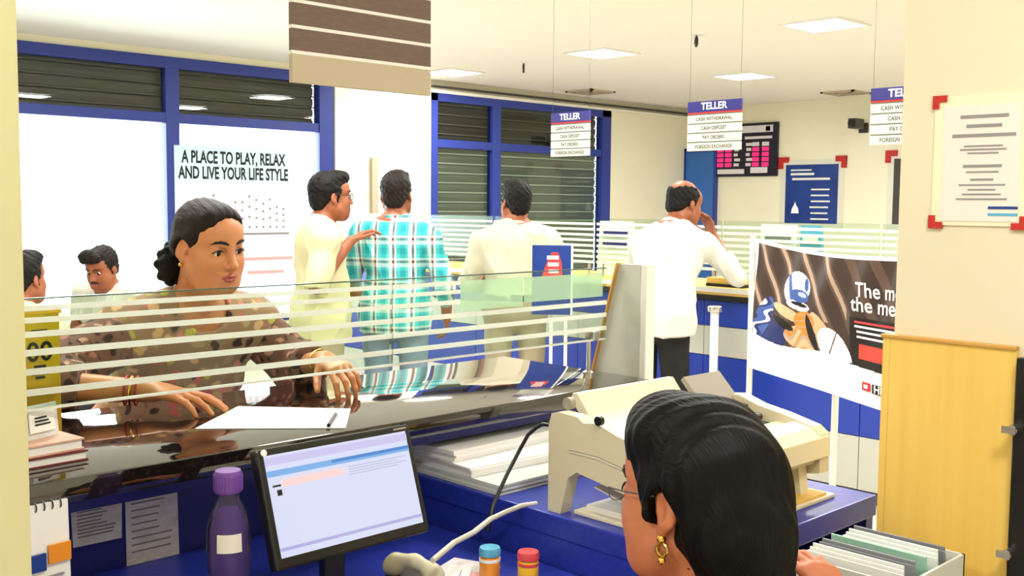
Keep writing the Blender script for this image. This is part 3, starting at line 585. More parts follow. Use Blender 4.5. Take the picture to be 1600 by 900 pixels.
scr_[0] = mo; bdg = MB().cyl((-w2+.0125, -.0005, h2-.0065), (-w2+.0125, -.0025, h2-.0065), .0052, n=18).build('round_badge', K['white'], mo); bdg.data.transform(TM)
mbx('label_strip', (w2-.035, -.0015, h2-.0075), (w2-.008, 0, h2-.0045), K['beigedk'])
MB().box((-.02, .035, .01), (.02, .055, (zt_+zb_)/2-.8), bev=.003).build('stand_post', K['black'], mo); MB().box((-.09, -.05, 0), (.09, .1, .012), bev=.004).build('stand_base', K['black'], mo)

# bottle
bo = empty('water_bottle', (at(357, 800, D=1.62).x, at(357, 800, D=1.62).y, .80), label='clear plastic water bottle with a purple cap left of the monitor', cat='bottle')
MB().lathe([(.026, 0), (.031, .006), (.032, .05), (.0295, .056), (.032, .063), (.032, .12), (.0295, .128), (.0325, .138), (.0335, .175), (.032, .205), (.025, .232), (.0165, .248), (.0165, .262)], n=28).build('bottle_body', K['bottle'], bo, True)
MB().lathe([(.022, .004), (.0285, .008), (.0285, .20), (.015, .232)], n=24).build('drink', K['water'], bo, True)
mb = MB(); mb.lathe([(.0195, .258), (.0212, .261), (.0212, .287), (.019, .292)], n=28)
for k in range(28): a = k*2*PI/28; mb.box((.0212*math.cos(a)-.0008, .0212*math.sin(a)-.0008, .262), (.0212*math.cos(a)+.0008, .0212*math.sin(a)+.0008, .286))
mb.build('cap', K['purple'], bo, True)
A0 = math.atan2(-bo.location.y, -bo.location.x)
mb = MB(); n = 10
for k in range(n):
    a0, a1 = A0-.55+1.15*k/n, A0-.55+1.15*(k+1)/n
    mb.prism([(.0320, .172), (.0328, .172), (.0316, .200), (.0308, .200)], lambda u, v, t_: ((u+.0012)*math.cos(t_), (u+.0012)*math.sin(t_), v), a0, a1)
mb.build('label', K['label'], bo)
# desk calendar
ca = empty('desk_calendar', (.535, 1.575, .80), R(6), 'white desk calendar with a spiral binding and blue and orange squares beside the left pillar', 'calendar')
q0 = at(104, 776, D=1.6); ch = q0.z-.80
MB().prism([(-.008, 0), (-.003, 0), (.004, ch), (.0, ch)], lambda u, v, x: (x, u, v), -.1, .072).build('front_page', K['paper'], ca); MB().prism([(.06, 0), (.064, 0), (.006, ch), (.002, ch)], lambda u, v, x: (x, u, v), -.1, .072).build('back_board', K['card'], ca)
for k in range(13): MB().torus((-.09+k*.0125, .003, ch-.004), .0068, .0011, Matrix.Rotation(PI/2, 3, 'Y'), n=12, m=5).build('binding_ring', K['black'], ca)
sq = lambda x0, x1, z0, z1, m, n_='printed_square': MB().box((x0, -.009, z0), (x1, -.005, z1)).build(n_, m, ca)
zc = ch-.068; sq(-.0, .033, zc-.03, zc-.004, K['posterblue']); sq(.037, .071, zc-.022, zc+.006, K['orange']); sq(-.045, -.005, zc-.03, zc-.004, K['orange'])
for k in range(4): sq(.0, .06-.012*(k % 2), zc-.042-k*.008, zc-.040-k*.008, K['inkgrey'], 'print_line')
# printed papers, phone, glue bottles on the desk
for k, (px, py, lab) in enumerate(((765, 905, 'small glue bottle with a blue cap and orange body at the bottom edge'), (825, 912, 'small glue bottle with a red cap and yellow body at the bottom edge'))):
    c = at(px, py, Z=.80); c.x = min(c.x, 1.42)
    g_ = empty('glue_bottle', (c.x, c.y, .80), label=lab, cat='bottle', group='glue bottles')
    MB().lathe([(.017, 0), (.0195, .004), (.0195, .04), (.0175, .046)], n=22).build('bottle_body', K[('orange', 'yellow')[k]], g_, True)
    MB().lathe([(.0178, .046), (.0205, .048), (.0205, .058), (.019, .062), (.0165, .0625)], n=22).build('cap', K[('cyan', 'redcap')[k]], g_, True); MB().lathe([(.02, .036), (.0203, .037), (.0203, .041), (.02, .042)], n=22).build('ring', K[('white', 'redcap')[k]], g_, True)
for k, (px, py, rz, m, lab) in enumerate(((722, 893, 20, 'greypaper', 'grey paper form lying on the blue desk behind the phone'), (735, 903, 40, 'paper', 'white paper form with a pink stamp left of the blue capped glue bottle'))):
    c = at(px, py, Z=.80); s_ = empty('paper_form', (c.x-.0, c.y, .8005+.0015*k), R(rz), lab, 'paper'); MB().box((-.06, -.05, 0), (.06, .05, .0012)).build('sheet', K[m], s_)
    if k: MB().cyl((.01, -.01, .0012), (.01, -.01, .0018), .014, n=18).build('stamp', K['inkpink'], s_)
    for j in range(4): MB().box((-.05, -.04+j*.02, .0012), (.03, -.038+j*.02, .0016)).build('print_line', K['inkgrey'], s_)
c = at(648, 908, Z=.82); ph = empty('telephone', (c.x, c.y, .80), R(20), 'ivory telephone with a curved handset below the monitor', 'telephone'); ph.scale = (.72,)*3
MB().prism([(-.08, 0), (.08, 0), (.08, .035), (-.08, .018)], lambda u, v, x: (x, u, v), -.06, .06).build('base', K['dark'], ph)
sdf_mesh('handset', [ell((-.0, -.055, .05), (.03, .028, .022), k=.03), ell((0, .06, .058), (.032, .03, .024), k=.03), cap((0, -.05, .065), (0, 0, .078), .017, .016, k=.02), cap((0, 0, .078), (0, .055, .074), .016, .018, k=.02)], .003, K['handset'], ph)
a = at(676, 876, D=1.78); b = at(740, 832, D=1.95); c2 = at(790, 800, D=2.08); d2 = at(838, 787, D=2.13)
o = MB().tube([a, a.lerp(b, .5)+Vector((0, 0, .006)), b, b.lerp(c2, .5)+Vector((0, 0, .005)), c2, c2.lerp(d2, .5)+Vector((0, 0, .004)), d2], .0052).build('cable', K['cable'], None, True); tag(o, 'grey cord running from the telephone up to the printer', 'cable')
a, b, c2, d2 = at(858, 664, D=2.14), at(838, 668, D=2.16), at(812, 703, D=2.17), at(770, 790, D=2.08)
o = MB().tube([a, a.lerp(b, .5)+Vector((0, 0, .004)), b, b.lerp(c2, .5)+Vector((0, 0, .008)), c2, c2.lerp(d2, .5)+Vector((0, 0, .004)), d2, at(762, 830, D=2.06)], .0042).build('cable', K['black'], None, True); tag(o, 'black cable arching from the printer over the white papers', 'cable')
# white papers under the counter
for k, (x0, y0, x1, y1, z, hh_, rz, m, lab) in enumerate(((1.47, 1.55, 1.85, 1.93, 0, .022, 0, 'card', 'grey white stack of forms at the bottom of the papers behind the printer cable'), (1.475, 1.62, 1.9, 1.93, .0225, .02, -3, 'paper', 'white stack of forms in the middle of the papers under the counter'), (1.47, 1.70, 1.95, 1.935, .043, .024, 2, 'posterw', 'topmost white stack of forms pushed against the navy panel'))):
    s_ = empty('paper_stack', ((x0+x1)/2, (y0+y1)/2, DT+z+.0004), R(rz), lab, 'paper', 'stacks of forms under the counter'); X_, Y_ = (x1-x0)/2, (y1-y0)/2
    mm = K['paper'] if m == 'posterw' else K[m]
    for j in range(5): MB().box((-X_+.004*random.random(), -Y_+.01*random.random(), hh_*j/5), (X_-.004*random.random(), Y_-.004, hh_*(j+.96)/5)).build('sheets', mm, s_)

# ------------------------------------------------------------------ printer
PRX, PRY = 1.475, 1.09; PW, PD = .50, .325
pr_ = empty('printer', (PRX+PW/2, PRY+PD/2, DT), label='large beige document printer standing on the blue side table', cat='printer')
fn = lambda u, v, x: (x-PW/2, u-PD/2, v)
prof_end = [(0, .055), (.0, .135), (.02, .15), (.09, .166), (.15, .176), (.2, .192), (.235, .188), (.25, .197), (.3, .2), (.318, .195), (.325, .17), (.325, .0), (.292, 0), (.272, .075), (.25, .09), (.06, .06), (.03, .05)]
body = [(.012, .075), (.012, .128), (.035, .142), (.1, .15), (.105, .135), (.17, .135), (.175, .165), (.315, .185), (.318, .10), (.26, .09)]
MB().prism(prof_end, fn, 0, .03).build('end_cap', K['beige'], pr_); MB().prism(prof_end, fn, PW-.035, PW).build('end_cap', K['beige'], pr_)
MB().prism(body, fn, .03, PW-.035).build('body', K['beige'], pr_)
MB().prism([(.0, .085), (-.006, .09), (-.004, .13), (.02, .148), (.06, .156), (.06, .146), (.02, .138)], fn, .25, PW-.004).build('front_cover', K['beige2'], pr_)
MB().prism([(.105, .137), (.17, .137), (.17, .15), (.105, .15)], fn, .06, PW-.06).build('platen_slot', K['blackmatt'], pr_)
mb = MB()
for k in range(12): mb.box((.07+k*.03-PW/2, .11-PD/2, .15), (.078+k*.03-PW/2, .165-PD/2, .155))
mb.build('feed_teeth', K['dark'], pr_)
MB().cyl(fn(.137, .156, .05), fn(.137, .156, PW-.05), .009, n=14).build('roller', K['black'], pr_, True)
MB().prism([(.285, .17), (.31, .17), (.345, .208), (.34, .222), (.328, .222)], fn, .085, PW-.10).build('paper_support', K['beige2'], pr_)
MB().prism([(.2, .172), (.215, .168), (.27, .228), (.262, .236)], fn, PW-.15, PW-.02).build('lifted_lid', K['beigedk'], pr_)
MB().prism([(.175, .167), (.27, .18), (.27, .186), (.175, .174)], fn, PW-.17, PW-.035).build('ribbon_bay', K['dark'], pr_)
MB().cyl(fn(.305, .212, .03), fn(.305, .212, .044), .012, n=16).build('support_knob', K['beigedk'], pr_, True); MB().cyl(fn(.19, .2, .0), fn(.19, .2, -.01), .009, n=16).build('platen_knob', K['black'], pr_, True)
for x_, m_ in ((-.0012, 'beigedk'), (-.0014, 'beige2')):
    k_ = 0 if m_ == 'beigedk' else .002
    MB().prism([(.10, .112-k_), (.20, .128-k_), (.27, .128-k_), (.27, .131-k_), (.20, .131-k_), (.10, .115-k_)], fn, x_, .001).build('moulded_line', K[m_], pr_)
mb = MB()
for j in range(5): mb.box((PW/2-.12+.016*j, -PD/2-.0005, .099), (PW/2-.11+.016*j, -PD/2+.004, .105))
mb.build('key_row', K['dark'], pr_); MB().box((-PW/2+.27, -PD/2-.0015, .118), (PW/2-.05, -PD/2+.004, .1195)).build('cover_seam', K['beigedk'], pr_)
for x in (.032, PW-.07): MB().prism([(.02, .008), (.075, .008), (.06, .08), (.03, .08)], fn, x, x+.03).build('front_leg', K['beige2'], pr_)
MB().box((-PW/2+.02, -PD/2-.012, .0), (PW/2+.01, PD/2-.05, .008), bev=.002).build('base_tray', K['beige2'], pr_)
MB().box((.0, -PD/2-.005, .0085), (PW/2-.012, PD/2-.1, .013)).build('manila_board', K['ochre'], pr_)
MB().box((-PW/2+.036, -PD/2+.03, .0085), (-.02, PD/2-.07, .02)).build('loaded_sheets', K['paper'], pr_); MB().prism([(.08, .02), (.24, .055), (.24, .058), (.08, .023)], fn, .04, .24).build('feed_sheet', K['greypaper'], pr_)

# carton of slips on a low cabinet
cb = empty('side_cabinet', (1.74, .84, 0), label='low grey cabinet under the carton of slips beside the wood panel', cat='cabinet')
MB().box((-.13, -.12, .02), (.15, .12, .715), bev=.004).build('cabinet_body', K['pedestal'], cb); MB().box((-.12, -.126, .05), (.14, -.12, .36)).build('drawer', K['greypanel'], cb); MB().box((-.12, -.126, .38), (.14, -.12, .69)).build('drawer', K['greypanel'], cb)
bx = empty('carton', (1.725, .845, .716), R(0), 'grey white carton of slips with a black letter tag beside the wood panel', 'box')
for lo, hi in (((-.12, -.1, 0), (-.115, .1, .18)), ((.105, -.1, 0), (.11, .1, .18)), ((-.12, -.1, 0), (.11, -.095, .18)), ((-.12, .095, 0), (.11, .1, .18)), ((-.12, -.1, 0), (.11, .1, .004))): MB().box(lo, hi).build('carton_side', K['carton'], bx)
MB().box((.012, -.1025, .075), (.05, -.1, .135)).build('tag', K['black'], bx); lettering('letter', 'A', .038, face_mtx((.031, -.1032, .105), (1, 0, 0), (0, 0, 1)), K['white'], bx, bold=.0008)
for k, (x, dx, m, lab) in enumerate(((-.09, -8, 'white', 'white slip bundle leaning at the left end of the carton'), (-.045, -14, 'greysheet', 'grey slip bundle standing second in the carton'), (.0, -20, 'greensheet', 'pale green slip bundle in the middle of the carton'), (.045, -24, 'white', 'white slip bundle behind the pale green one in the carton'), (.075, -26, 'greysheet', 'dark grey slip bundle at the right end of the carton'))):
    s_ = empty('slip_bundle', (1.725+x, .845, .7205), 0, lab, 'papers', 'slip bundles in the carton')
    for j in range(3): MB().box((-.008+j*.005, -.088+.002*j, .0), (-.0045+j*.005, .086-.003*j, .185+.006*((j+k) % 3)), Matrix.Rotation(R(dx*.35), 3, 'Y')).build('slip', K[m], s_)

# ------------------------------------------------------------------ hanging signs
def strips_sign(name, X=None, Yc=0, width=.36, z0=1.81, lab='', header='TELLER', lines=(), wires=True):
    s_ = empty(name, (X, Yc, z0), 0, lab, 'sign', 'hanging teller signs'); hw = width/2; z = 0
    for k in range(4):
        st_ = MB().box((-.006, -hw, z), (.006, hw, z+.045), bev=.0015).build('sign_strip', K['signwhite'], s_)
        MB().box((-.004, -hw+.004, z+.045), (.004, hw-.004, z+.0525)).build('joint', K['signgrey'], s_)
        lettering('lettering', lines[3-k], .03, face_mtx((-.0066, 0, z+.022), (0, -1, 0), (0, 0, 1)), K['ink'], st_, sx=.86, bold=.0004); z += .0525
    MB().box((-.007, -hw, z), (.007, hw, z+.009)).build('red_stripe', K['inkred'], s_); z += .0095
    st_ = MB().box((-.007, -hw, z), (.007, hw, z+.062), bev=.0015).build('header', K['signblue'], s_); lettering('lettering', header, .055, face_mtx((-.0076, 0, z+.031), (0, -1, 0), (0, 0, 1)), K['white'], st_, bold=.0016); z += .062
    for y in (-hw+.01, hw-.01): MB().cyl((0, y, z), (0, y, CEIL-z0), .0010, n=6).build('wire', K['dark'], s_)
LN = ('CASH WITHDRAWAL', 'CASH DEPOSIT', 'PAY ORDERS', 'FOREIGN EXCHANGE')
strips_sign('teller_sign', 5.02, 4.655, .335, 1.815, 'hanging teller sign in front of the dark shuttered window, leftmost of three', lines=LN)
strips_sign('teller_sign', 5.02, 3.545, .365, 1.818, 'hanging teller sign overlapping the black rate board', lines=LN)
strips_sign('teller_sign', 5.02, 2.42, .36, 1.815, 'hanging teller sign partly hidden by the right pillar', lines=LN)
ns = empty('counter_sign', (1.28, 1.755, 1.729), 0, 'brown slatted back of a hanging sign close above the near counter', 'sign'); hw = .17; z = 0
MB().box((-hw, -.006, 0), (hw, .006, .054), bev=.001).build('bottom_strip', K['signbeige'], ns); z = .054
for k in range(4):
    MB().box((-hw, -.005, z), (hw, .005, z+.0065)).build('joint', K['white'], ns); z += .0065  # white joints stand for light coming through the strip edges
    MB().box((-hw, -.006, z), (hw, .006, z+.0415), bev=.001).build('sign_strip', K['signback'], ns); z += .0415
MB().box((-hw, -.006, z), (hw, .006, z+.07), bev=.001).build('header', K['signback'], ns)
for x in (-.15, .15): MB().cyl((x, 0, z+.07), (x, 0, CEIL-1.729), .002, n=6).build('wire', K['dark'], ns)

# ------------------------------------------------------------------ back wall furniture
RD, UP = (0, -1, 0), (0, 0, 1); WX = X1-.002
def wallrect(px0, py0, px1, py1): a, b = at(px0, py0, X=X1), at(px1, py1, X=X1); return a.y, b.y, b.z, a.z
yl, yr, zb, zt = wallrect(1119, 196, 1216, 275); cy = (yl+yr)/2
rb = empty('rate_board', (WX, cy, zb), 0, 'black electronic rate board with magenta digits on the back wall', 'board'); W_, H_ = (yl-yr)/2, zt-zb
def bb(name, u0, v0, u1, v1, m, d=.045): return MB().box((-d, W_-u0*2*W_, H_*(1-v1)), (-d+.006, W_-u1*2*W_, H_*(1-v0))).build(name, m, rb)
MB().box((-.04, -W_, 0), (0, W_, H_), bev=.006).build('housing', K['board'], rb); bb('header_plate', .08, .05, .93, .18, K['ledwhite']); bb('emblem', .82, .07, .89, .16, K['inkred'])
bb('title_line', .5, .25, .92, .30, K['ledwhite'])
for i, u in enumerate((.06, .19, .62, .77)):
    for j in range(5): bb('digit_cell', u, .36+.095*j, u+.105, .435+.095*j, K['ledred'] if j else (K['ledwhite'] if i > 1 else K['ledred']))
for i, u in enumerate((.33, .52)):
    for j in range(5): bb('currency_name', u+.01*(j % 2), .37+.095*j, u+.10-.02*(j % 3), .425+.095*j, K['ledwhite'])
bb('footer_plate', .07, .86, .5, .95, K['ledwhite']); bb('footer_plate', .6, .83, .86, .94, K['ledwhite'])
def wallposter(px0, py0, px1, py1, m, lab, corners, name='wall_poster', lines=True):
    yl, yr, zb, zt = wallrect(px0, py0, px1, py1); W_, H_ = (yl-yr)/2, zt-zb; r_ = empty(name, (WX, (yl+yr)/2, zb), 0, lab, 'poster')
    MB().box((-.006, -W_-.08, -.06), (0, W_+.08, H_+.06)).build('clear_sheet', K['signwhite'], r_); pr2 = MB().box((-.010, -W_, 0), (-.006, W_, H_)).build('print', m, r_)
    for u, v in corners:
        y, z = (W_+.11)*(-1 if u else 1), H_+.1 if not v else -.1; sy = 1 if u else -1; sz = -1 if not v else 1
        MB().box((-.02, y, z), (-.002, y+sy*.15, z+sz*.07)).box((-.0199, y, z), (-.002, y+sy*.07, z+sz*.15)).build('corner_clip', K['red'], r_)
    if lines:
        for v, u0, u1, hgt_ in ((.08, .1, .5, .018), (.14, .1, .55, .03), (.225, .13, .85, .028), (.41, .5, .85, .02), (.51, .5, .84, .02), (.61, .5, .86, .02), (.71, .48, .83, .02), (.81, .5, .82, .02), (.91, .5, .84, .02)):
            MB().box((-.0115, W_-2*W_*u0, H_*(1-v)-hgt_), (-.0099, W_-2*W_*u1, H_*(1-v))).build('print_line', K['white'], pr2)
        MB().prism([(-.055, 0), (.055, 0), (.045, .06), (.012, .11), (0, .15), (-.012, .11), (-.045, .06)], lambda u, v, x: (x, W_*.6-u, H_*.17+v), -.0115, -.0099).build('white_figure', K['posterw'], pr2)
    return r_
wallposter(1229, 258, 1308, 350, K['posterblue'], 'blue poster with white lines in red corner clips on the back wall', ((0, 0), (1, 0)))
wallposter(1398, 248, 1475, 352, K['dark'], 'dark blue grey poster on the back wall partly hidden by the right pillar', ((0, 0),), lines=False)
c = at(1350, 200, X=X1); cc = empty('wall_camera', c, 0, 'small dark camera on the back wall left of the rightmost teller sign', 'camera')
MB().box((-.02, -.06, -.06), (0, .06, .06), bev=.004).build('mount', K['dark'], cc); MB().cyl((-.02, 0, 0), (-.14, .0, .02), .018).build('arm', K['dark'], cc); MB().box((-.3, -.055, -.02), (-.1, .055, .1), bev=.01).build('housing', K['dark'], cc); MB().cyl((-.3, 0, .04), (-.33, 0, .04), .04).build('lens', K['black'], cc)

# poster on the left window
q0, q1 = at(272, 226, Y=Y1-.025), at(455, 236, Y=Y1-.025); zb = at(455, 378, Y=Y1-.025).z; px0, px1, zt = q0.x, q1.x, (q0.z+q1.z)/2
po = empty('window_poster', ((px0+px1)/2, Y1-.022, zb), 0, 'pale blue poster about play and life style stuck on the bright left window', 'poster'); W_, H_ = (px1-px0)/2, zt-zb
MB().box((-W_, -.002, 0), (W_, .002, H_)).build('sheet', K['poster'], po)
for k, (s_, v, sx) in enumerate((('A PLACE TO PLAY, RELAX', .115, 1), ('AND LIVE YOUR LIFE STYLE', .275, 1))):
    lettering('lettering', s_, .155, face_mtx((-.0, -.003, H_*(1-v)), (1, 0, 0), (0, 0, 1)), K['ink'], po, sx=.60, bold=.005)
MB().box((-W_+.02, -.0025, .06), (W_-.02, -.001, H_*.64)).build('picture', K['posterw'], po)
rr = random.Random(3)
for k in range(15):
    x = -W_*.9+k*W_*.122; hgt_ = H_*(.3+.25*rr.random())
    MB().box((x, -.0035, .1), (x+W_*.085, -.002, .1+hgt_)).build('printed_tower', mat('tower_glow%d' % k, (206+rr.randint(-8, 14), 206, 214), .7, emit=.55), po)  # towers glow too, backlight of the sheet given as emission
    for j in range(4): MB().box((x+.012, -.0042, .14+j*hgt_*.21), (x+W_*.055, -.003, .16+j*hgt_*.21)).build('printed_window', K['inkgrey'], po)
MB().box((-W_*.55, -.0035, .075), (W_*.95, -.002, .095)).build('printed_baseline', K['inkgrey'], po)
no = empty('window_notice', (at(415, 420, Y=Y1-.02).x, Y1-.022, at(415, 445, Y=Y1-.02).z), 0, 'white notice with faded red writing below the pale blue poster', 'notice')
MB().box((-.36, -.002, 0), (.36, .002, .38)).build('sheet', K['posterw'], no)
for j in range(2): MB().box((-.3+.1*j, -.003, .24-j*.13), (.3-.1*j, -.002, .27-j*.13)).build('print_line', K['inkpink'], no)

# notice in red corner clips on the right pillar
q = [at(1478, 165, X=PX), at(1600, 150, X=PX), at(1598, 335, X=PX), at(1474, 345, X=PX)]
pf = empty('pillar_notice', (PX-.0005, (q[0].y+q[1].y)/2, q[3].z), 0, 'white notice behind a clear sheet with red corner clips on the right pillar', 'notice')
W_, H_ = (q[0].y-q[1].y)/2, q[0].z-q[3].z
MB().box((-.003, -W_-.012, -.008), (0, W_+.018, H_+.016)).build('clear_sheet', mat('pale_sheet', (238, 228, 200), .3), pf); MB().box((-.0042, -W_, .0), (-.003, W_, H_-.003)).build('sheet', K['greypaper'] if 0 else mat('notice_paper', (230, 222, 216), .5), pf)
for v, w_, hgt_ in ((.11, .62, .006), (.19, .46, .006), (.27, .82, .006), (.36, .5, .003), (.39, .6, .003), (.42, .4, .003), (.53, .5, .005), (.58, .42, .003), (.645, .3, .004), (.69, .6, .003), (.73, .36, .003), (.77, .5, .003), (.81, .66, .003)):
    MB().box((-.0048, -W_*w_-.004, H_*(1-v)-hgt_/2), (-.004, W_*w_-.004, H_*(1-v)+hgt_/2)).build('print_line', K['inkgrey'], pf)
for k in range(2): MB().box((-.0048, -W_, .022-k*.012), (-.004, -W_*.25, .027-k*.012)).build('blue_stripe', K['cyan'] if k else K['posterblue'], pf)
for y, z, sy, sz in ((W_+.022, H_+.018, -1, -1), (W_+.022, -.014, -1, 1), (-W_-.016, -.014, 1, 1)):
    MB().box((-.006, y, z), (0, y+sy*.026, z+sz*.012)).box((-.0059, y, z), (0, y+sy*.012, z+sz*.024)).build('corner_clip', K['red'], pf)
# grey conduit on the white column
o = MB().box((6.62, Y1-.07, .3), (6.70, Y1-.031, 1.98), bev=.004).build('wall_conduit', K['signbeige']); tag(o, 'beige conduit strip running up the white column behind the two men', 'conduit')

# ------------------------------------------------------------------ far teller counter
FX = 4.95; fc = empty('far_counter', (FX, 4.6, 0), label='long far teller counter with blue and grey front panels and striped glass', cat='counter'); y0_, y1_ = 1.6-4.6, 7.4-4.6
MB().box((-.03, y0_, 1.005), (.55, y1_, CT), bev=.004).build('counter_top', K['ochre'], fc); MB().box((-.034, y0_, 1.022), (-.028, y1_, CT-.002)).build('white_edge', K['white'], fc); MB().box((-.033, y0_, .975), (.0, y1_, 1.005)).build('dark_edge', K['black'], fc)
n = 6; st = (y1_-y0_)/n
for i in range(n):
    a, b = y0_+i*st+.002, y0_+(i+1)*st-.002
    for z0_, z1_, m in ((.83, .97, 'blue'), (.66, .826, 'greypanel'), (.345, .656, 'blue'), (.07, .341, 'greypanel')): MB().box((.0, a, z0_), (.02, b, z1_), bev=.002).build('front_panel', K[m], fc)
MB().box((.03, y0_, 0), (.05, y1_, .07)).build('plinth', K['dark'], fc); MB().box((.021, y0_, .07), (.05, y1_, 1.0)).build('carcass', K['navy'], fc)
for i in range(n):
    a, b = y0_+i*st+.01, y0_+(i+1)*st-.01
    MB().box((.16, a, 1.12), (.168, b, 1.42)).build('glass_pane', K['glass'], fc)
    for k in range(8): MB().box((.152, a, 1.13+.035*k), (.1595, b, 1.146+.035*k)).build('frosted_band', K['frost'], fc)
    MB().cyl((.164, a+.05, CT), (.164, a+.05, 1.13), .008, n=10).build('glass_clamp', K['chrome'], fc); MB().cyl((.164, b-.05, CT), (.164, b-.05, 1.13), .008, n=10).build('glass_clamp', K['chrome'], fc)
c = at(1142, 440, X=FX+.08)
fb = empty('file_folder', (FX+.07, at(1145, 445, Z=CT).y if 0 else c.y, CT), 0, 'yellow file on a black folder on the far counter right of the balding man', 'file')
MB().box((-.06, -.12, 0), (.06, .12, .018)).build('black_folder', K['black'], fb); MB().box((-.055, -.115, .018), (.065, .12, .05)).build('yellow_file', K['ochre'], fb)
def deskcard(px0, py0, px1, py1, X, lab, name, m, m2):
    a, b = at(px0, py0, X=X), at(px1, py1, X=X); r_ = empty(name, (X, (a.y+b.y)/2, CT), 0, lab, 'sign'); w_ = abs(a.y-b.y)/2; zb_ = max(b.z-CT, .0)
    MB().prism([(-.03, 0), (.05, 0), (.004, a.z-CT), (-.002, a.z-CT)], lambda u, v, y: (u, y, v), -w_, w_).build('card', m, r_)
    h_ = a.z-CT; k_ = .03/h_
    for z_ in (.55, .75): MB().box((-.03+z_*h_*.8*k_-.006, -w_*.7, z_*h_), (-.03+z_*h_*.95*k_, w_*.7, z_*h_+.03)).build('print_line', m2, r_)
    return r_
deskcard(938, 345, 990, 372, FX+.30, 'blue and white counter card behind the far glass left of the balding man', 'counter_card', K['white'], K['signblue'])
deskcard(1190, 350, 1245, 385, FX+.30, 'white counter card with a grey blue line above the banner', 'counter_card', K['paper'], K['greysheet'])
deskcard(1252, 352, 1284, 392, FX+.30, 'small pale blue leaflet card above the middle of the banner', 'leaflet_card', K['cyan'], K['white'])

# blue standee sign on a pole
c = at(862, 425, D=4.3); sd = empty('standee_sign', (c.x, c.y, 0), math.atan2(c.y, c.x)-PI/2, 'blue standing sign on a white pole behind the near glass', 'sign'); zt, zb = at(862, 383, D=4.3).z, at(862, 492, D=4.3).z
MB().box((-.08, -.008, zb), (.078, .006, zt), bev=.002).build('sign_panel', K['posterblue'], sd); MB().box((.078, -.01, zb-.0), (.086, .008, zt+.004)).build('panel_edge', K['white'], sd)
MB().prism([(-.05, 0), (.035, 0), (.03, .06), (.015, .1), (-.01, .1), (-.03, .06)], lambda u, v, y: (u+.01, y, zb+.155+v), -.0095, -.008).build('printed_figure', K['redcap'], sd)
for k in range(3): MB().box((-.012-.004*k, -.0105, zb+.17+.028*k), (.028, -.009, zb+.185+.028*k)).build('white_stripe', K['white'], sd)
for x in (-.0, .06): MB().cyl((x, .015, 0.02), (x, .015, zt-.05), .007, n=12).build('pole', K['steel'], sd)
MB().lathe([(.13, 0), (.13, .008), (.02, .02), (.012, .03)], (.03, .015, 0), 24).build('base', K['steel'], sd)
# steel post by the far counter
c = at(1117, 478, D=5.1); sp_ = empty('barrier_post', (c.x, c.y, 0), 0, 'steel barrier post in front of the far blue counter', 'post')
MB().cyl((0, 0, .02), (0, 0, c.z-.03), .02, n=20).build('pole', K['steel'], sp_, True); MB().lathe([(.03, c.z-.03), (.034, c.z-.025), (.034, c.z-.004), (.028, c.z)], n=20).build('head', K['chrome'], sp_, True); MB().lathe([(.15, 0), (.15, .01), (.03, .03)], n=28).build('base', K['chrome'], sp_, True)

# ------------------------------------------------------------------ banner on a stand
b00, b10, b01, b11 = at(1181, 373, D=4.0), at(1440, 402, D=3.35), at(1167, 573, D=4.0), at(1440, 662, D=3.35); bc = Vector((b01.lerp(b11, .5).x, b01.lerp(b11, .5).y, 0))
bn_n = (b10-b00).cross(b01-b00).normalized()
def B(u, v, off=0.0):
    p = b00.lerp(b10, u).lerp(b01.lerp(b11, u), v); sag = math.sin(PI*min(max(u, 0), 1))*(1-v)
    wv = .012*math.sin(7*u+5*v)*(1-abs(2*u-1))*(1-.5*v)+.006*math.sin((u*1.2+.3*v)*26)*(1-v)
    return p + Vector((0, 0, -.022*sag)) + bn_n*(wv+off) - bc
ba = empty('banner_stand', bc, 0, 'printed cloth banner with a helmeted figure hung on a white stand', 'banner')
NU, NV = 270, 190; vs, fs, mi = [], [], []
def el(u, v, cu, cv, ru, rv, a=0): du, dv = (u-cu), (v-cv); c_, s_ = math.cos(a), math.sin(a); return ((du*c_+dv*s_)/ru)**2+((-du*s_+dv*c_)/rv)**2 < 1
def ink_at(u, v):
    if v < .028 or u < .02 or u > .985: return 0
    edge = .715+.06*u+.03*math.sin(u*9)*(u < .5)
    if v > edge:
        if el(u, v, .50, .78, .09, .12): return 0
        return 0
    if u > .62 and .74 < v+.0*u: return 1
    if el(u, v, .318, .352, .058, .048, .1): return 4 if el(u, v, .335, .34, .026, .018, .3) else 3      # visor
    if el(u, v, .312, .425, .072, .036, .12): return 1 if el(u, v, .32, .415, .05, .014, .12) else 0           # chin bar
    if el(u, v, .298, .30, .082, .13, .15): return 3 if (abs(u-.262-.15*(v-.3)) < .012 or el(u, v, .36, .26, .012, .05)) else 0
    if el(u, v, .535, .70, .085, .17, -.35): return 10 if abs(u-.505+.25*(v-.7)) < .004 else 0
    if el(u, v, .40, .60, .022, .13, -.25): return 1
    if el(u, v, .355, .53, .065, .075, .2): return 9 if abs(math.sin(v*70+u*20)) < .25 else 5
    if el(u, v, .25, .50, .11, .040, .42): return 6
    if el(u, v, .45, .555, .042, .115, -.4): return 6
    if el(u, v, .22, .585, .075, .03, .5): return 1
    if el(u, v, .34, .66, .11, .085): return (6, 5, 9, 6)[int((u*7+v*11+.6*math.sin(u*40))*3) % 4]
    if el(u, v, .085, .58, .05, .17, .25): return (3, 0, 7, 3)[int((u*9+v*6)*4+math.sin(v*50)) % 4]
    if el(u, v, .15, .68, .10, .11): return 7
    if .665 < u < .835 and .60 < v < .70: return 8
    if u > .62 and v > .42: return 1
    st_ = math.sin(u*44-v*16+3*v*u)
    return 2 if st_ < .35 else (9 if st_ > .86 and v < .5 and u < .6 else 10)
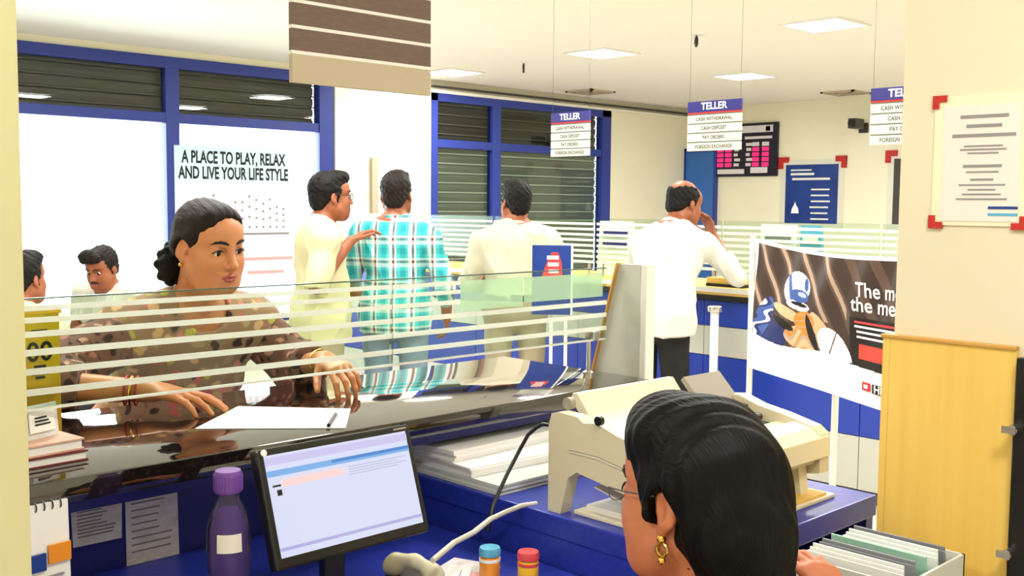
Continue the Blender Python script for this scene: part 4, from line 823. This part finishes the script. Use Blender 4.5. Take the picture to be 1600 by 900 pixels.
for j in range(NV+1):
    for i in range(NU+1): vs.append(B(i/NU, j/NV))
for j in range(NV):
    for i in range(NU): a = j*(NU+1)+i; fs.append((a, a+NU+1, a+NU+2, a+1)); mi.append(ink_at((i+.5)/NU, (j+.5)/NV))
me = bpy.data.meshes.new('banner_cloth'); me.from_pydata(vs, [], fs)
for nme, c_ in (('banner_white', (238, 236, 244)), ('banner_black', (26, 18, 18)), ('banner_brown', (62, 46, 40)), ('banner_blue', (66, 92, 160)), ('banner_pale_blue', (176, 190, 226)), ('banner_orange', (214, 130, 50)), ('banner_tan', (220, 176, 136)), ('banner_navy', (34, 44, 100)), ('banner_red', (196, 66, 54)), ('banner_light', (176, 150, 130)), ('banner_mid', (92, 72, 62))): me.materials.append(mat(nme, c_, .35))
me.polygons.foreach_set('material_index', mi); me.polygons.foreach_set('use_smooth', [True]*len(fs)); me.update()
cl = link('banner_cloth', me, ba); so = cl.modifiers.new('thick', 'SOLIDIFY'); so.thickness = .002; so.offset = -1
def btext(s_, size, u, v, m, sx=1, bold=0, align='LEFT'):
    k_ = 1.0; uw = (b10-b00).length; vh = (b01-b00).length
    return lettering('lettering', s_, size, None, m, ba, align=align, sx=sx, bold=bold, fn=lambda x, y: B(u+x/uw, v-y/vh, -.003 if bsign < 0 else .003))
bsign = 1 if bn_n.dot(Vector((0, 0, EYE))-b00) > 0 else -1
btext('The more', .068, .655, .235, K['white'], .9, .001); btext('the merrier', .068, .63, .335, K['white'], .95, .001)
for j, (v, u0, u1, m) in enumerate(((.445, .65, .93, 'redcap'), (.475, .65, .95, 'paper'), (.51, .66, .93, 'paper'), (.545, .66, .86, 'paper'))):
    mb = MB(); f_ = -.0035 if bsign < 0 else .0035
    mb.quad([B(u0, v+.014, f_), B(u1, v+.014, f_), B(u1, v, f_), B(u0, v, f_)]); mb.build('print_line', K[m], ba)
mb = MB(); f_ = -.0035 if bsign < 0 else .0035
mb.quad([B(.70, .90, f_), B(.745, .90, f_), B(.745, .845, f_), B(.70, .845, f_)]); mb.build('emblem', K['inkred'], ba); mb = MB(); mb.quad([B(.712, .885, f_*1.6), B(.733, .885, f_*1.6), B(.733, .86, f_*1.6), B(.712, .86, f_*1.6)]); mb.build('emblem_centre', K['white'], ba)
mb = MB(); mb.quad([B(.755, .905, f_), B(.985, .905, f_), B(.985, .845, f_), B(.755, .845, f_)]); mb.build('logo_plate', K['black'], ba)
lettering('lettering', 'HDFC BANK', .034, None, K['white'], ba, align='LEFT', bold=.001, fn=lambda x, y: B(.765+x/(b10-b00).length, .876-y/(b01-b00).length, f_*1.7))
lp = b00.lerp(b01, .5)-bc; MB().cyl((lp.x, lp.y, .02), (lp.x, lp.y, b00.z+.01), .011, n=12).build('pole', K['steel'], ba); rp = b10.lerp(b11, .5)-bc; MB().cyl((rp.x, rp.y, .02), (rp.x, rp.y, b10.z+.01), .011, n=12).build('pole', K['steel'], ba)
mpx = at(1303, 690, D=3.72)-bc; MB().cyl((mpx.x, mpx.y, .02), (mpx.x, mpx.y, 1.3), .012, n=12).build('pole', K['steel'], ba)
MB().cyl((lp.x, lp.y, .012), (rp.x, rp.y, .012), .012, n=12).build('base_bar', K['steel'], ba)

# ================================================================== cloth patterns
def plaid():
    m = mat('plaid_teal', (40, 168, 172), .85, bump=((14, 14, 9), .25, .01)); nt = m.node_tree; N = nt.nodes.new; L = nt.links.new; b = nt.nodes['Principled BSDF']
    tc = N('ShaderNodeTexCoord'); sp = N('ShaderNodeSeparateXYZ'); L(tc.outputs['Object'], sp.inputs[0]); outs = []
    for ax, per in (('X', .098), ('Z', .118)):
        d = N('ShaderNodeMath'); d.operation = 'MULTIPLY'; d.inputs[1].default_value = 1/per; L(sp.outputs[ax], d.inputs[0])
        f = N('ShaderNodeMath'); f.operation = 'FRACT'; L(d.outputs[0], f.inputs[0]); r = N('ShaderNodeValToRGB'); r.color_ramp.interpolation = 'CONSTANT'
        e = r.color_ramp.elements; e[0].position = 0; e[0].color = lin((230, 240, 236)); e[1].position = .1; e[1].color = lin((112, 52, 46))
        for p_, c_ in ((.22, (232, 238, 234)), (.32, (70, 190, 192)), (.5, (26, 150, 158)), (.78, (78, 192, 194)), (.92, (230, 240, 236))): q = e.new(p_); q.color = lin(c_)
        L(f.outputs[0], r.inputs[0]); outs.append(r)
    mx = N('ShaderNodeMix'); mx.data_type = 'RGBA'; mx.inputs['Factor'].default_value = .42; L(outs[0].outputs[0], mx.inputs['A']); L(outs[1].outputs[0], mx.inputs['B']); L(mx.outputs['Result'], b.inputs['Base Color']); return m
def floral(name, base, spots, sc=26, dark=(40, 24, 22)):
    m = mat(name, base, .85, bump=((16, 16, 10), .2, .008)); nt = m.node_tree; N = nt.nodes.new; L = nt.links.new; b = nt.nodes['Principled BSDF']
    tc = N('ShaderNodeTexCoord'); ns_ = N('ShaderNodeTexNoise'); ns_.inputs['Scale'].default_value = 30; va = N('ShaderNodeVectorMath'); va.operation = 'MULTIPLY_ADD'; va.inputs[1].default_value = (.03,)*3
    L(tc.outputs['Object'], ns_.inputs[0]); L(ns_.outputs['Color'], va.inputs[0]); L(tc.outputs['Object'], va.inputs[2])
    v = N('ShaderNodeTexVoronoi'); v.inputs['Scale'].default_value = sc; L(va.outputs[0], v.inputs['Vector'])
    hs_ = N('ShaderNodeSeparateColor'); L(v.outputs['Color'], hs_.inputs[0]); pal = N('ShaderNodeValToRGB'); pal.color_ramp.interpolation = 'CONSTANT'; e = pal.color_ramp.elements
    e[0].position = 0; e[0].color = lin(spots[0]); e[1].position = 1/len(spots); e[1].color = lin(spots[1])
    for i, c_ in enumerate(spots[2:], 2): q = e.new(i/len(spots)); q.color = lin(c_)
    L(hs_.outputs[0], pal.inputs[0]); r = N('ShaderNodeValToRGB'); r.color_ramp.interpolation = 'LINEAR'; e = r.color_ramp.elements; e[0].position = .34; e[0].color = (0, 0, 0, 1); e[1].position = .48; e[1].color = (1, 1, 1, 1)
    L(v.outputs['Distance'], r.inputs[0]); mx = N('ShaderNodeMix'); mx.data_type = 'RGBA'; L(r.outputs[0], mx.inputs['Factor']); L(pal.outputs[0], mx.inputs['A']); mx.inputs['B'].default_value = lin(base); L(mx.outputs['Result'], b.inputs['Base Color']); return m
K['plaid'] = plaid()
K['kurta'] = floral('kurta_floral', (158, 122, 96), [(206, 104, 98), (196, 184, 84), (66, 42, 38), (222, 176, 130), (176, 148, 110), (224, 136, 130)], 30)
K['sleeve'] = floral('sleeve_floral', (120, 82, 68), [(50, 32, 30), (176, 112, 104), (70, 46, 42), (196, 146, 126), (40, 26, 26)], 44)

# ================================================================== people
def xy(px, py, D): q = at(px, py, D=D); return (q.x, q.y, 0)
human('person in a teal and white plaid shirt standing with back turned at the far counter', xy(618, 400, 5.62), R(-50), top='plaid', bottom='jean', skin='skin2', hair='hairb', sleeve=1.5, hem=.82, seed=1.,
      pose=dict(head=(0, .03, 1.55), neck=(0, -.01, 1.405), shr=(.18, -.01, 1.315), shl=(-.18, -.01, 1.33), elr=(.27, .0, 1.06), wrr=(.25, .16, .88), ell=(-.25, .04, 1.08), wrl=(-.2, .22, .94)))
human('person in a pale cream shirt and spectacles resting a hand on the plaid shirted shoulder', xy(503, 400, 5.35), R(-112), top='shirtc', bottom='khaki', skin='skin2', hair='hair', sleeve=.95, hem=.82, face=True, glasses=True, seed=2., yaw=8,
      pose=dict(head=(0, .05, 1.535), neck=(0, -.01, 1.395), shr=(.175, -.01, 1.32), shl=(-.175, -.01, 1.325), elr=(.235, -.075, 1.10), wrr=(.16, .105, 1.31), ell=(-.24, .06, 1.10), wrl=(-.18, .27, 1.0)), handr=dict(d=(-.35, .75, .42), n=(-.1, -.45, 1), curl=(18, 26, 18)))
human('person in a white shirt and khaki trousers standing with back turned at the far counter', xy(806, 400, 6.0), R(-38), top='shirtk', bottom='khaki', skin='skin2', hair='hair', sleeve=1.6, hem=.95, tuck=True, seed=3., yaw=14, girth=1.08,
      pose=dict(head=(0, .03, 1.515), neck=(0, -.01, 1.375), shr=(.19, -.01, 1.295), shl=(-.19, -.01, 1.295), elr=(.27, .05, 1.06), wrr=(.2, .25, 1.02), ell=(-.27, .05, 1.06), wrl=(-.2, .25, 1.02)))
human('balding person in a long white shirt leaning on the far counter', xy(1030, 520, 5.62), R(-82), top='shirtw', bottom='trouser', skin='skin2', hair='hair', hairstyle='balding', sleeve=1.45, hem=.83, seed=4., yaw=-18, pitch=-16, girth=1.1, face=True,
      pose=dict(hip=(0, -.02, .93), neck=(0, .13, 1.385), head=(.01, .235, 1.515), shr=(.185, .13, 1.30), shl=(-.185, .11, 1.29), elr=(.29, .30, 1.13), wrr=(.10, .40, 1.33), ell=(-.33, .26, 1.14), wrl=(-.20, .47, 1.10)), handr=dict(d=(-.3, -.1, .9), n=(.3, .9, 0)), handl=dict(d=(.3, .9, -.05), n=(0, 0, 1)))
SEAT = dict(hip=(0, -.05, .50), neck=(0, -.03, .99), shr=(.185, -.03, .945), shl=(-.185, -.03, .945), elr=(.23, .02, .70), wrr=(.12, .26, .66), ell=(-.23, .02, .70), wrl=(-.12, .26, .66), head=(0, .02, 1.14), kr=(.11, .40, .50), kl=(-.11, .40, .50), ar=(.11, .42, .09), al=(-.11, .42, .09))
s1 = xy(168, 450, 6.25); s2 = xy(34, 450, 4.9)
human('seated person with a moustache and dark swept hair looking down by the bright window', s1, R(118), SEAT | dict(head=(0, .05, 1.11), neck=(0, -.03, .97)), pitch=-22, yaw=2, top='shirtw', bottom='jean', skin='skin2', hair='hairb', hairstyle='quiff', seated=True, hem=.5, face=True, moustache=True, seed=5.)
human('seated person seen only as a dark head beside the left pillar', s2, R(-60), SEAT, top='shirtk', bottom='trouser', skin='skin2', seated=True, hem=.5, seed=6., h=.007)
for (x, y, _), rz, lab in ((s1, R(118), 'blue waiting chair under the person with a moustache'), (s2, R(-60), 'blue waiting chair beside the left pillar')):
    c = empty('waiting_chair', (x, y, 0), rz, lab, 'chair', 'waiting chairs')
    MB().box((-.24, -.26, .32), (.24, .22, .355), bev=.012).build('seat', K['seat'], c, True); MB().box((-.24, -.30, .42), (.24, -.265, .86), Matrix.Rotation(R(8), 3, 'X'), bev=.012).build('backrest', K['seat'], c, True)
    for sx in (-.2, .2):
        for sy in (-.22, .18): MB().cyl((sx, sy, 0), (sx, sy, .32), .013, n=10).build('leg', K['chrome'], c, True)
        MB().tube([(sx, -.22, .32), (sx, -.27, .5), (sx, -.30, .8)], .011).build('back_support', K['chrome'], c, True)

# ------------------------------------------------------------------ the customer across the counter
def customer():
    eye = at(358, 394, D=2.45); hc = np.array((eye.x-.012, eye.y+.069, eye.z+.016)); base = np.array((1.25, 2.66, 0.))
    root = empty('person', base, PI, 'person in a brown floral tunic with tied back hair leaning on the granite counter', 'person')
    Lc = lambda p: np.array((base[0]-p[0], base[1]-p[1], p[2]))
    H = Fr(Lc(hc), rot3(9, -13, 3), .90)
    hp, nk = Lc((1.25, 2.66, .86)), Lc((1.235, 2.385, 1.245)); shr, shl = Lc((1.07, 2.42, 1.185)), Lc((1.405, 2.42, 1.185))
    elr, wrr = Lc((.80, 2.30, 1.112)), Lc((1.015, 2.155, 1.092)); el_, wrl = Lc((1.50, 2.34, 1.07)), Lc((1.425, 2.115, 1.125))
    u = (nk-hp)/np.linalg.norm(nk-hp); sd_ = np.array((1., 0, 0)); fr = np.cross(u, sd_); T = np.stack([sd_, fr, u], 1); Ln = np.linalg.norm(nk-hp); on = lambda t, f=0: hp+u*Ln*t+fr*f
    hr = hand_prims(wrr, (-.42, .90, -.04), (0, .05, 1), -1, s=.93, curls=[(8, 14, 8), (6, 14, 8), (10, 18, 10), (14, 22, 12)], thumb=(-.75, .62, -.25), spread=4)
    hl = hand_prims(wrl, (.10, .88, -.12), (0.12, .12, 1), 1, s=.93, curls=[(32, 34, 20), (28, 34, 22), (26, 36, 22), (28, 38, 22)], thumb=(.62, .5, -.62), spread=8)
    torso = lambda e: [ell(on(.05, -.01), (.165+e, .11+e, .14), T, k=.05), ell(on(.34, .0), (.135+e, .095+e, .15), T, k=.05), ell(on(.66, .0), (.145+e, .095+e, .15), T, k=.05), ell(on(.86, -.008), (.13+e, .075+e, .09), T, k=.05),
                      cap(shl, shr, .044+e, k=.05), cap(on(.98), shr, .04+e*.6, .046+e, k=.05), cap(on(.98), shl, .04+e*.6, .046+e, k=.05), ell(on(.62, .085)+sd_*.068, (.056+e*.5, .048, .056), T, k=.04), ell(on(.62, .085)-sd_*.068, (.056+e*.5, .048, .056), T, k=.04)]
    nb = nk-u*.03
    B_ = head_prims(H, True, True)+[cap(H((0, -.03, -.05)), nb, .043, .05, k=.03)]+torso(0)
    for a, b, c, hn in ((shr, elr, wrr, hr), (shl, el_, wrl, hl)): B_ += [cap(a, b, .042, .036, k=.03), cap(b, c, .037, .0235, k=.02)]+hn
    sdf_mesh('body', B_, .0026, K['skin'], root); face_bits(root, H, hp=head_prims(H, True, False), down=-.02, side=-.24, fine=True)
    C = torso(.022)+[ell(hp+np.array((0, 0, -.15)), (.20, .145, .30), k=.08), plane((0, 0, .62), (0, 0, -1)), cap(nb+fr*.01, nk+u*.07+fr*.045, .056, .062, k=.004, op='s')]
    sdf_mesh('tunic', C, .006, K['kurta'], root, noisefold(.004, 1.3))
    for a, b, c, t_ in ((shr, elr, wrr, .42), (shl, el_, wrl, .50)): sdf_mesh('sleeve', [cap(a, b, .066, .064, k=.03), cap(b, b+(c-b)*t_, .064, .052, k=.03, flat=True)], .005, K['sleeve'], root, noisefold(.004, 2.1))
    for sx in (-1, 1): sdf_mesh('trouser_leg', [cap((sx*.09, 0, .8), (sx*.1, .02, .48), .085, .065, k=.03), cap((sx*.1, .02, .48), (sx*.1, -.02, .06), .064, .05, k=.03)], .01, K['khaki'], root); sdf_mesh('shoe', [ell((sx*.1, .04, .035), (.042, .12, .04)), plane((0, 0, 0), (0, 0, -1))], .008, K['shoe'], root)
    E = [H.ell((0, -.025, .0305), (.0765, .0945, .0865), k=.02), H.ell((0, .030, .062), (.060, .058, .048), k=.03), H.cap((-.062, -.05, -.015), (.062, -.05, -.015), .019, k=.04), H.cap((-.06, .012, .03), (-.074, -.02, .0), .012, k=.03), H.cap((.06, .012, .03), (.074, -.02, .0), .012, k=.03),
         H.ell((0, .120, .004), (.0645, .096, .096), k=.022, op='s'), H.ell((0, .02, -.105), (.12, .08, .088), k=.02, op='s'), H.ell((0, -.09, -.15), (.1, .1, .06), k=.02, op='s'), H.cap((0, .1, .125), (0, -.02, .134), .004, k=.008, op='s')]
    for sx in (-1, 1): E.append(H.ell((sx*.084, -.008, -.012), (.018, .022, .032), k=.008, op='s'))
    def strands(x, y, z): return (.0007*np.sin(x*330+np.sin(y*40+z*30)*2.5)).astype(np.float32)
    sdf_mesh('hair', E, .0028, K['hairb'], root, strands)
    rr = random.Random(2); Bn = [H.ell((.02, -.112, -.085), (.05, .036, .045), k=.02)]
    for k in range(26):
        a, b = rr.uniform(0, 2*PI), rr.uniform(-1, 1); q = (.02+.048*math.cos(a)*math.sqrt(1-b*b), -.112+.034*math.sin(a), -.085+.045*b); Bn.append(H.ell(q, (.013, .013, .013), k=.008))
    sdf_mesh('hair_bun', Bn, .003, K['hair'], root); MB().ball(H((.075, -.012, -.052)), .006).build('earring', K['gold'], root, True); MB().ball(H((-.075, -.012, -.052)), .006).build('earring', K['gold'], root, True)
    d = (wrr-elr)/np.linalg.norm(wrr-elr); q = Vector(d).to_track_quat('Z', 'Y').to_matrix()
    for k, m in enumerate(('bangle', 'gold', 'bangle')): MB().torus(wrr-d*(.035+.011*k), .031, .0028, q, n=24, m=6).build('bangle', K[m], root, True)
    d = (wrl-el_)/np.linalg.norm(wrl-el_); MB().torus(wrl-d*.03, .029, .002, Vector(d).to_track_quat('Z', 'Y').to_matrix(), n=24, m=6).build('bangle', K['gold'], root, True)
customer()

# ------------------------------------------------------------------ the teller in front, seen from behind
def teller():
    hs = .98; ear = at(1038, 800, D=1.36); hc = np.array((ear.x, ear.y, ear.z))+np.array((.078, .016, .010))*hs; base = np.array((hc[0], hc[1]-.06, 0.))
    root = empty('person', base, 0, 'person with long black tied hair, thin spectacles and gold earring seated at the teller desk', 'person')
    Lc = lambda p: np.asarray(p, float)-base
    H = Fr(Lc(hc), rot3(2, -4, 0), hs); hz = hc[2]
    nk = np.array((0, -.0, hz-.19)); hp = np.array((0, -.08, .52)); shr, shl = np.array((.17, -.01, hz-.235)), np.array((-.17, -.01, hz-.235))
    hand = Lc(at(1262, 880, D=1.58)); elr, wrr = np.array((.36, -.06, hz-.36)), hand+np.array((-.02, -.08, -.05)); el_, wrl = np.array((-.24, .05, .74)), np.array((-.12, .30, .83))
    u = (nk-hp)/np.linalg.norm(nk-hp); sd_ = np.array((1., 0, 0)); fr = np.cross(u, sd_); T = np.stack([sd_, fr, u], 1); Ln = np.linalg.norm(nk-hp); on = lambda t, f=0: hp+u*Ln*t+fr*f
    torso = lambda e: [ell(on(.04), (.17+e, .12+e, .13), T, k=.05), ell(on(.34), (.14+e, .10+e, .16), T, k=.05), ell(on(.66), (.15+e, .10+e, .15), T, k=.05), ell(on(.88, -.01), (.13+e, .075+e, .08), T, k=.05), cap(shl, shr, .045+e, k=.05), cap(on(.98), shr, .04+e*.6, .047+e, k=.05), cap(on(.98), shl, .04+e*.6, .047+e, k=.05)]
    B_ = head_prims(H, True, True)+[cap(H((0, -.03, -.05)), nk-u*.03, .047, .055, k=.03)]+torso(0)
    B_ += [cap(shr, elr, .043, .036, k=.03), cap(elr, wrr, .037, .024, k=.02), cap(shl, el_, .043, .036, k=.03), cap(el_, wrl, .037, .024, k=.02)]
    B_ += hand_prims(wrr, (.25, .75, .5), (-.1, -.5, .8), -1, s=.93, curl=(20, 25, 15))+hand_prims(wrl, (.2, .95, -.1), (0, .1, 1), 1, s=.93, curl=(12, 18, 10))
    for sx in (-1, 1): B_ += [cap((sx*.09, -.06, .50), (sx*.10, .36, .51), .075, .055, k=.03), cap((sx*.10, .36, .51), (sx*.10, .34, .09), .052, .036, k=.03)]
    sdf_mesh('body', B_, .0032, K['skin3'], root); face_bits(root, H, hp=head_prims(H, True, False), fine=True)
    C = torso(.012)+[ell(hp+np.array((0, 0, -.02)), (.19, .14, .12), k=.06), cap(shr, shr+(elr-shr)*.5, .060, .056, k=.03, flat=True), cap(shl, shl+(el_-shl)*.6, .060, .054, k=.03, flat=True), cap(nk-u*.03+fr*.012, nk+u*.07+fr*.02, .064, .066, k=.004, op='s')]
    sdf_mesh('blouse', C, .006, K['trouser'], root, noisefold(.003, .7))
    sdf_mesh('skirt', [ell((0, -.06, .5), (.2, .16, .11), k=.06)]+[cap((sx*.09, -.04, .51), (sx*.10, .37, .51), .09, .075, k=.05) for sx in (-1, 1)]+[cap((sx*.10, .37, .5), (sx*.10, .35, .12), .074, .08, k=.06) for sx in (-1, 1)], .01, K['navy'], root, noisefold(.004, .2))
    for sx in (-1, 1): sdf_mesh('shoe', [ell((sx*.1, .39, .035), (.042, .12, .04)), plane((0, 0, 0), (0, 0, -1))], .008, K['shoe'], root)
    E = [H.ell((0, -.028, .040), (.086, .102, .093), k=.02), H.ell((0, -.055, -.01), (.084, .082, .095), k=.04), H.ell((0, .028, .082), (.068, .064, .054), k=.03), H.cap((-.070, .018, .02), (-.077, .012, -.014), .012, .008, k=.03), H.cap((.070, .018, .02), (.077, .012, -.014), .012, .008, k=.03),
         H.cap((0, -.078, -.05), (.0, -.092, -.14), .066, .050, k=.05), H.ell((0, .122, -.04), (.080, .088, .118), k=.018, op='s'), H.ell((0, .045, -.115), (.13, .085, .10), k=.02, op='s')]
    for sx in (-1, 1): E.append(H.ell((sx*.086, -.010, -.02), (.026, .023, .040), k=.010, op='s'))
    def strands(x, y, z): return (.0013*np.sin(x*190+y*210+np.sin(z*40)*2.0)+.0025*np.sin(y*55+z*38+x*30)).astype(np.float32)
    sdf_mesh('hair', E, .0032, K['hairj'], root, strands)
    Bd = []
    for k in range(11):
        q = V((.005+.012*(1 if k % 2 else -1), -.116-.003*k, -.165-.034*k)); Bd.append(H.ell(q, (.034-.0012*k, .03-.001*k, .027), rot3(0, 0, 28 if k % 2 else -28), k=.006))
    sdf_mesh('hair_braid', Bd, .0035, K['hairj'], root, strands)
    for sx in (-1, 1):
        MB().ball(H((sx*.078, -.006, -.048)), .0065).torus(H((sx*.079, -.006, -.062)), .0085, .0022, Matrix.Rotation(PI/2, 3, 'Y'), n=16, m=6).ball(H((sx*.079, -.006, -.077)), .0055).build('earring', K['gold'], root, True)
    mb = MB()
    for sx in (-1, 1):
        mb.tube([H((sx*.033+.022*math.cos(a), .100, -.002+.016*math.sin(a))) for a in np.linspace(PI, 2*PI, 9)], .0007, 6); mb.tube([H((sx*.055, .099, .004)), H((sx*.074, .06, .007)), H((sx*.083, -.0, .009))], .0013, 6)
    mb.tube([H((-.011, .101, .002)), H((.011, .101, .002))], .0011, 6).build('spectacles', K['dark'], root, True)
    ch = empty('office_chair', (base[0], base[1]-.06, 0), 0, 'black office chair under the seated teller', 'chair')
    MB().box((-.23, -.24, .31), (.23, .22, .375), bev=.02).build('seat', K['blackmatt'], ch, True); MB().box((-.2, -.34, .48), (.2, -.29, .82), bev=.02).build('backrest', K['blackmatt'], ch, True); MB().tube([(0, -.1, .3), (0, -.30, .31), (0, -.36, .4), (0, -.345, .6)], .016).build('back_bracket', K['black'], ch, True)
    MB().cyl((0, 0, .08), (0, 0, .31), .025).build('gas_post', K['chrome'], ch, True)
    for k in range(5): a = k*2*PI/5; MB().cyl((0, 0, .1), (.27*math.cos(a), .27*math.sin(a), .06), .018, .013, 10).build('base_arm', K['black'], ch, True); MB().ball((.27*math.cos(a), .27*math.sin(a), .028), .027, n=10).build('castor', K['black'], ch, True)
teller()
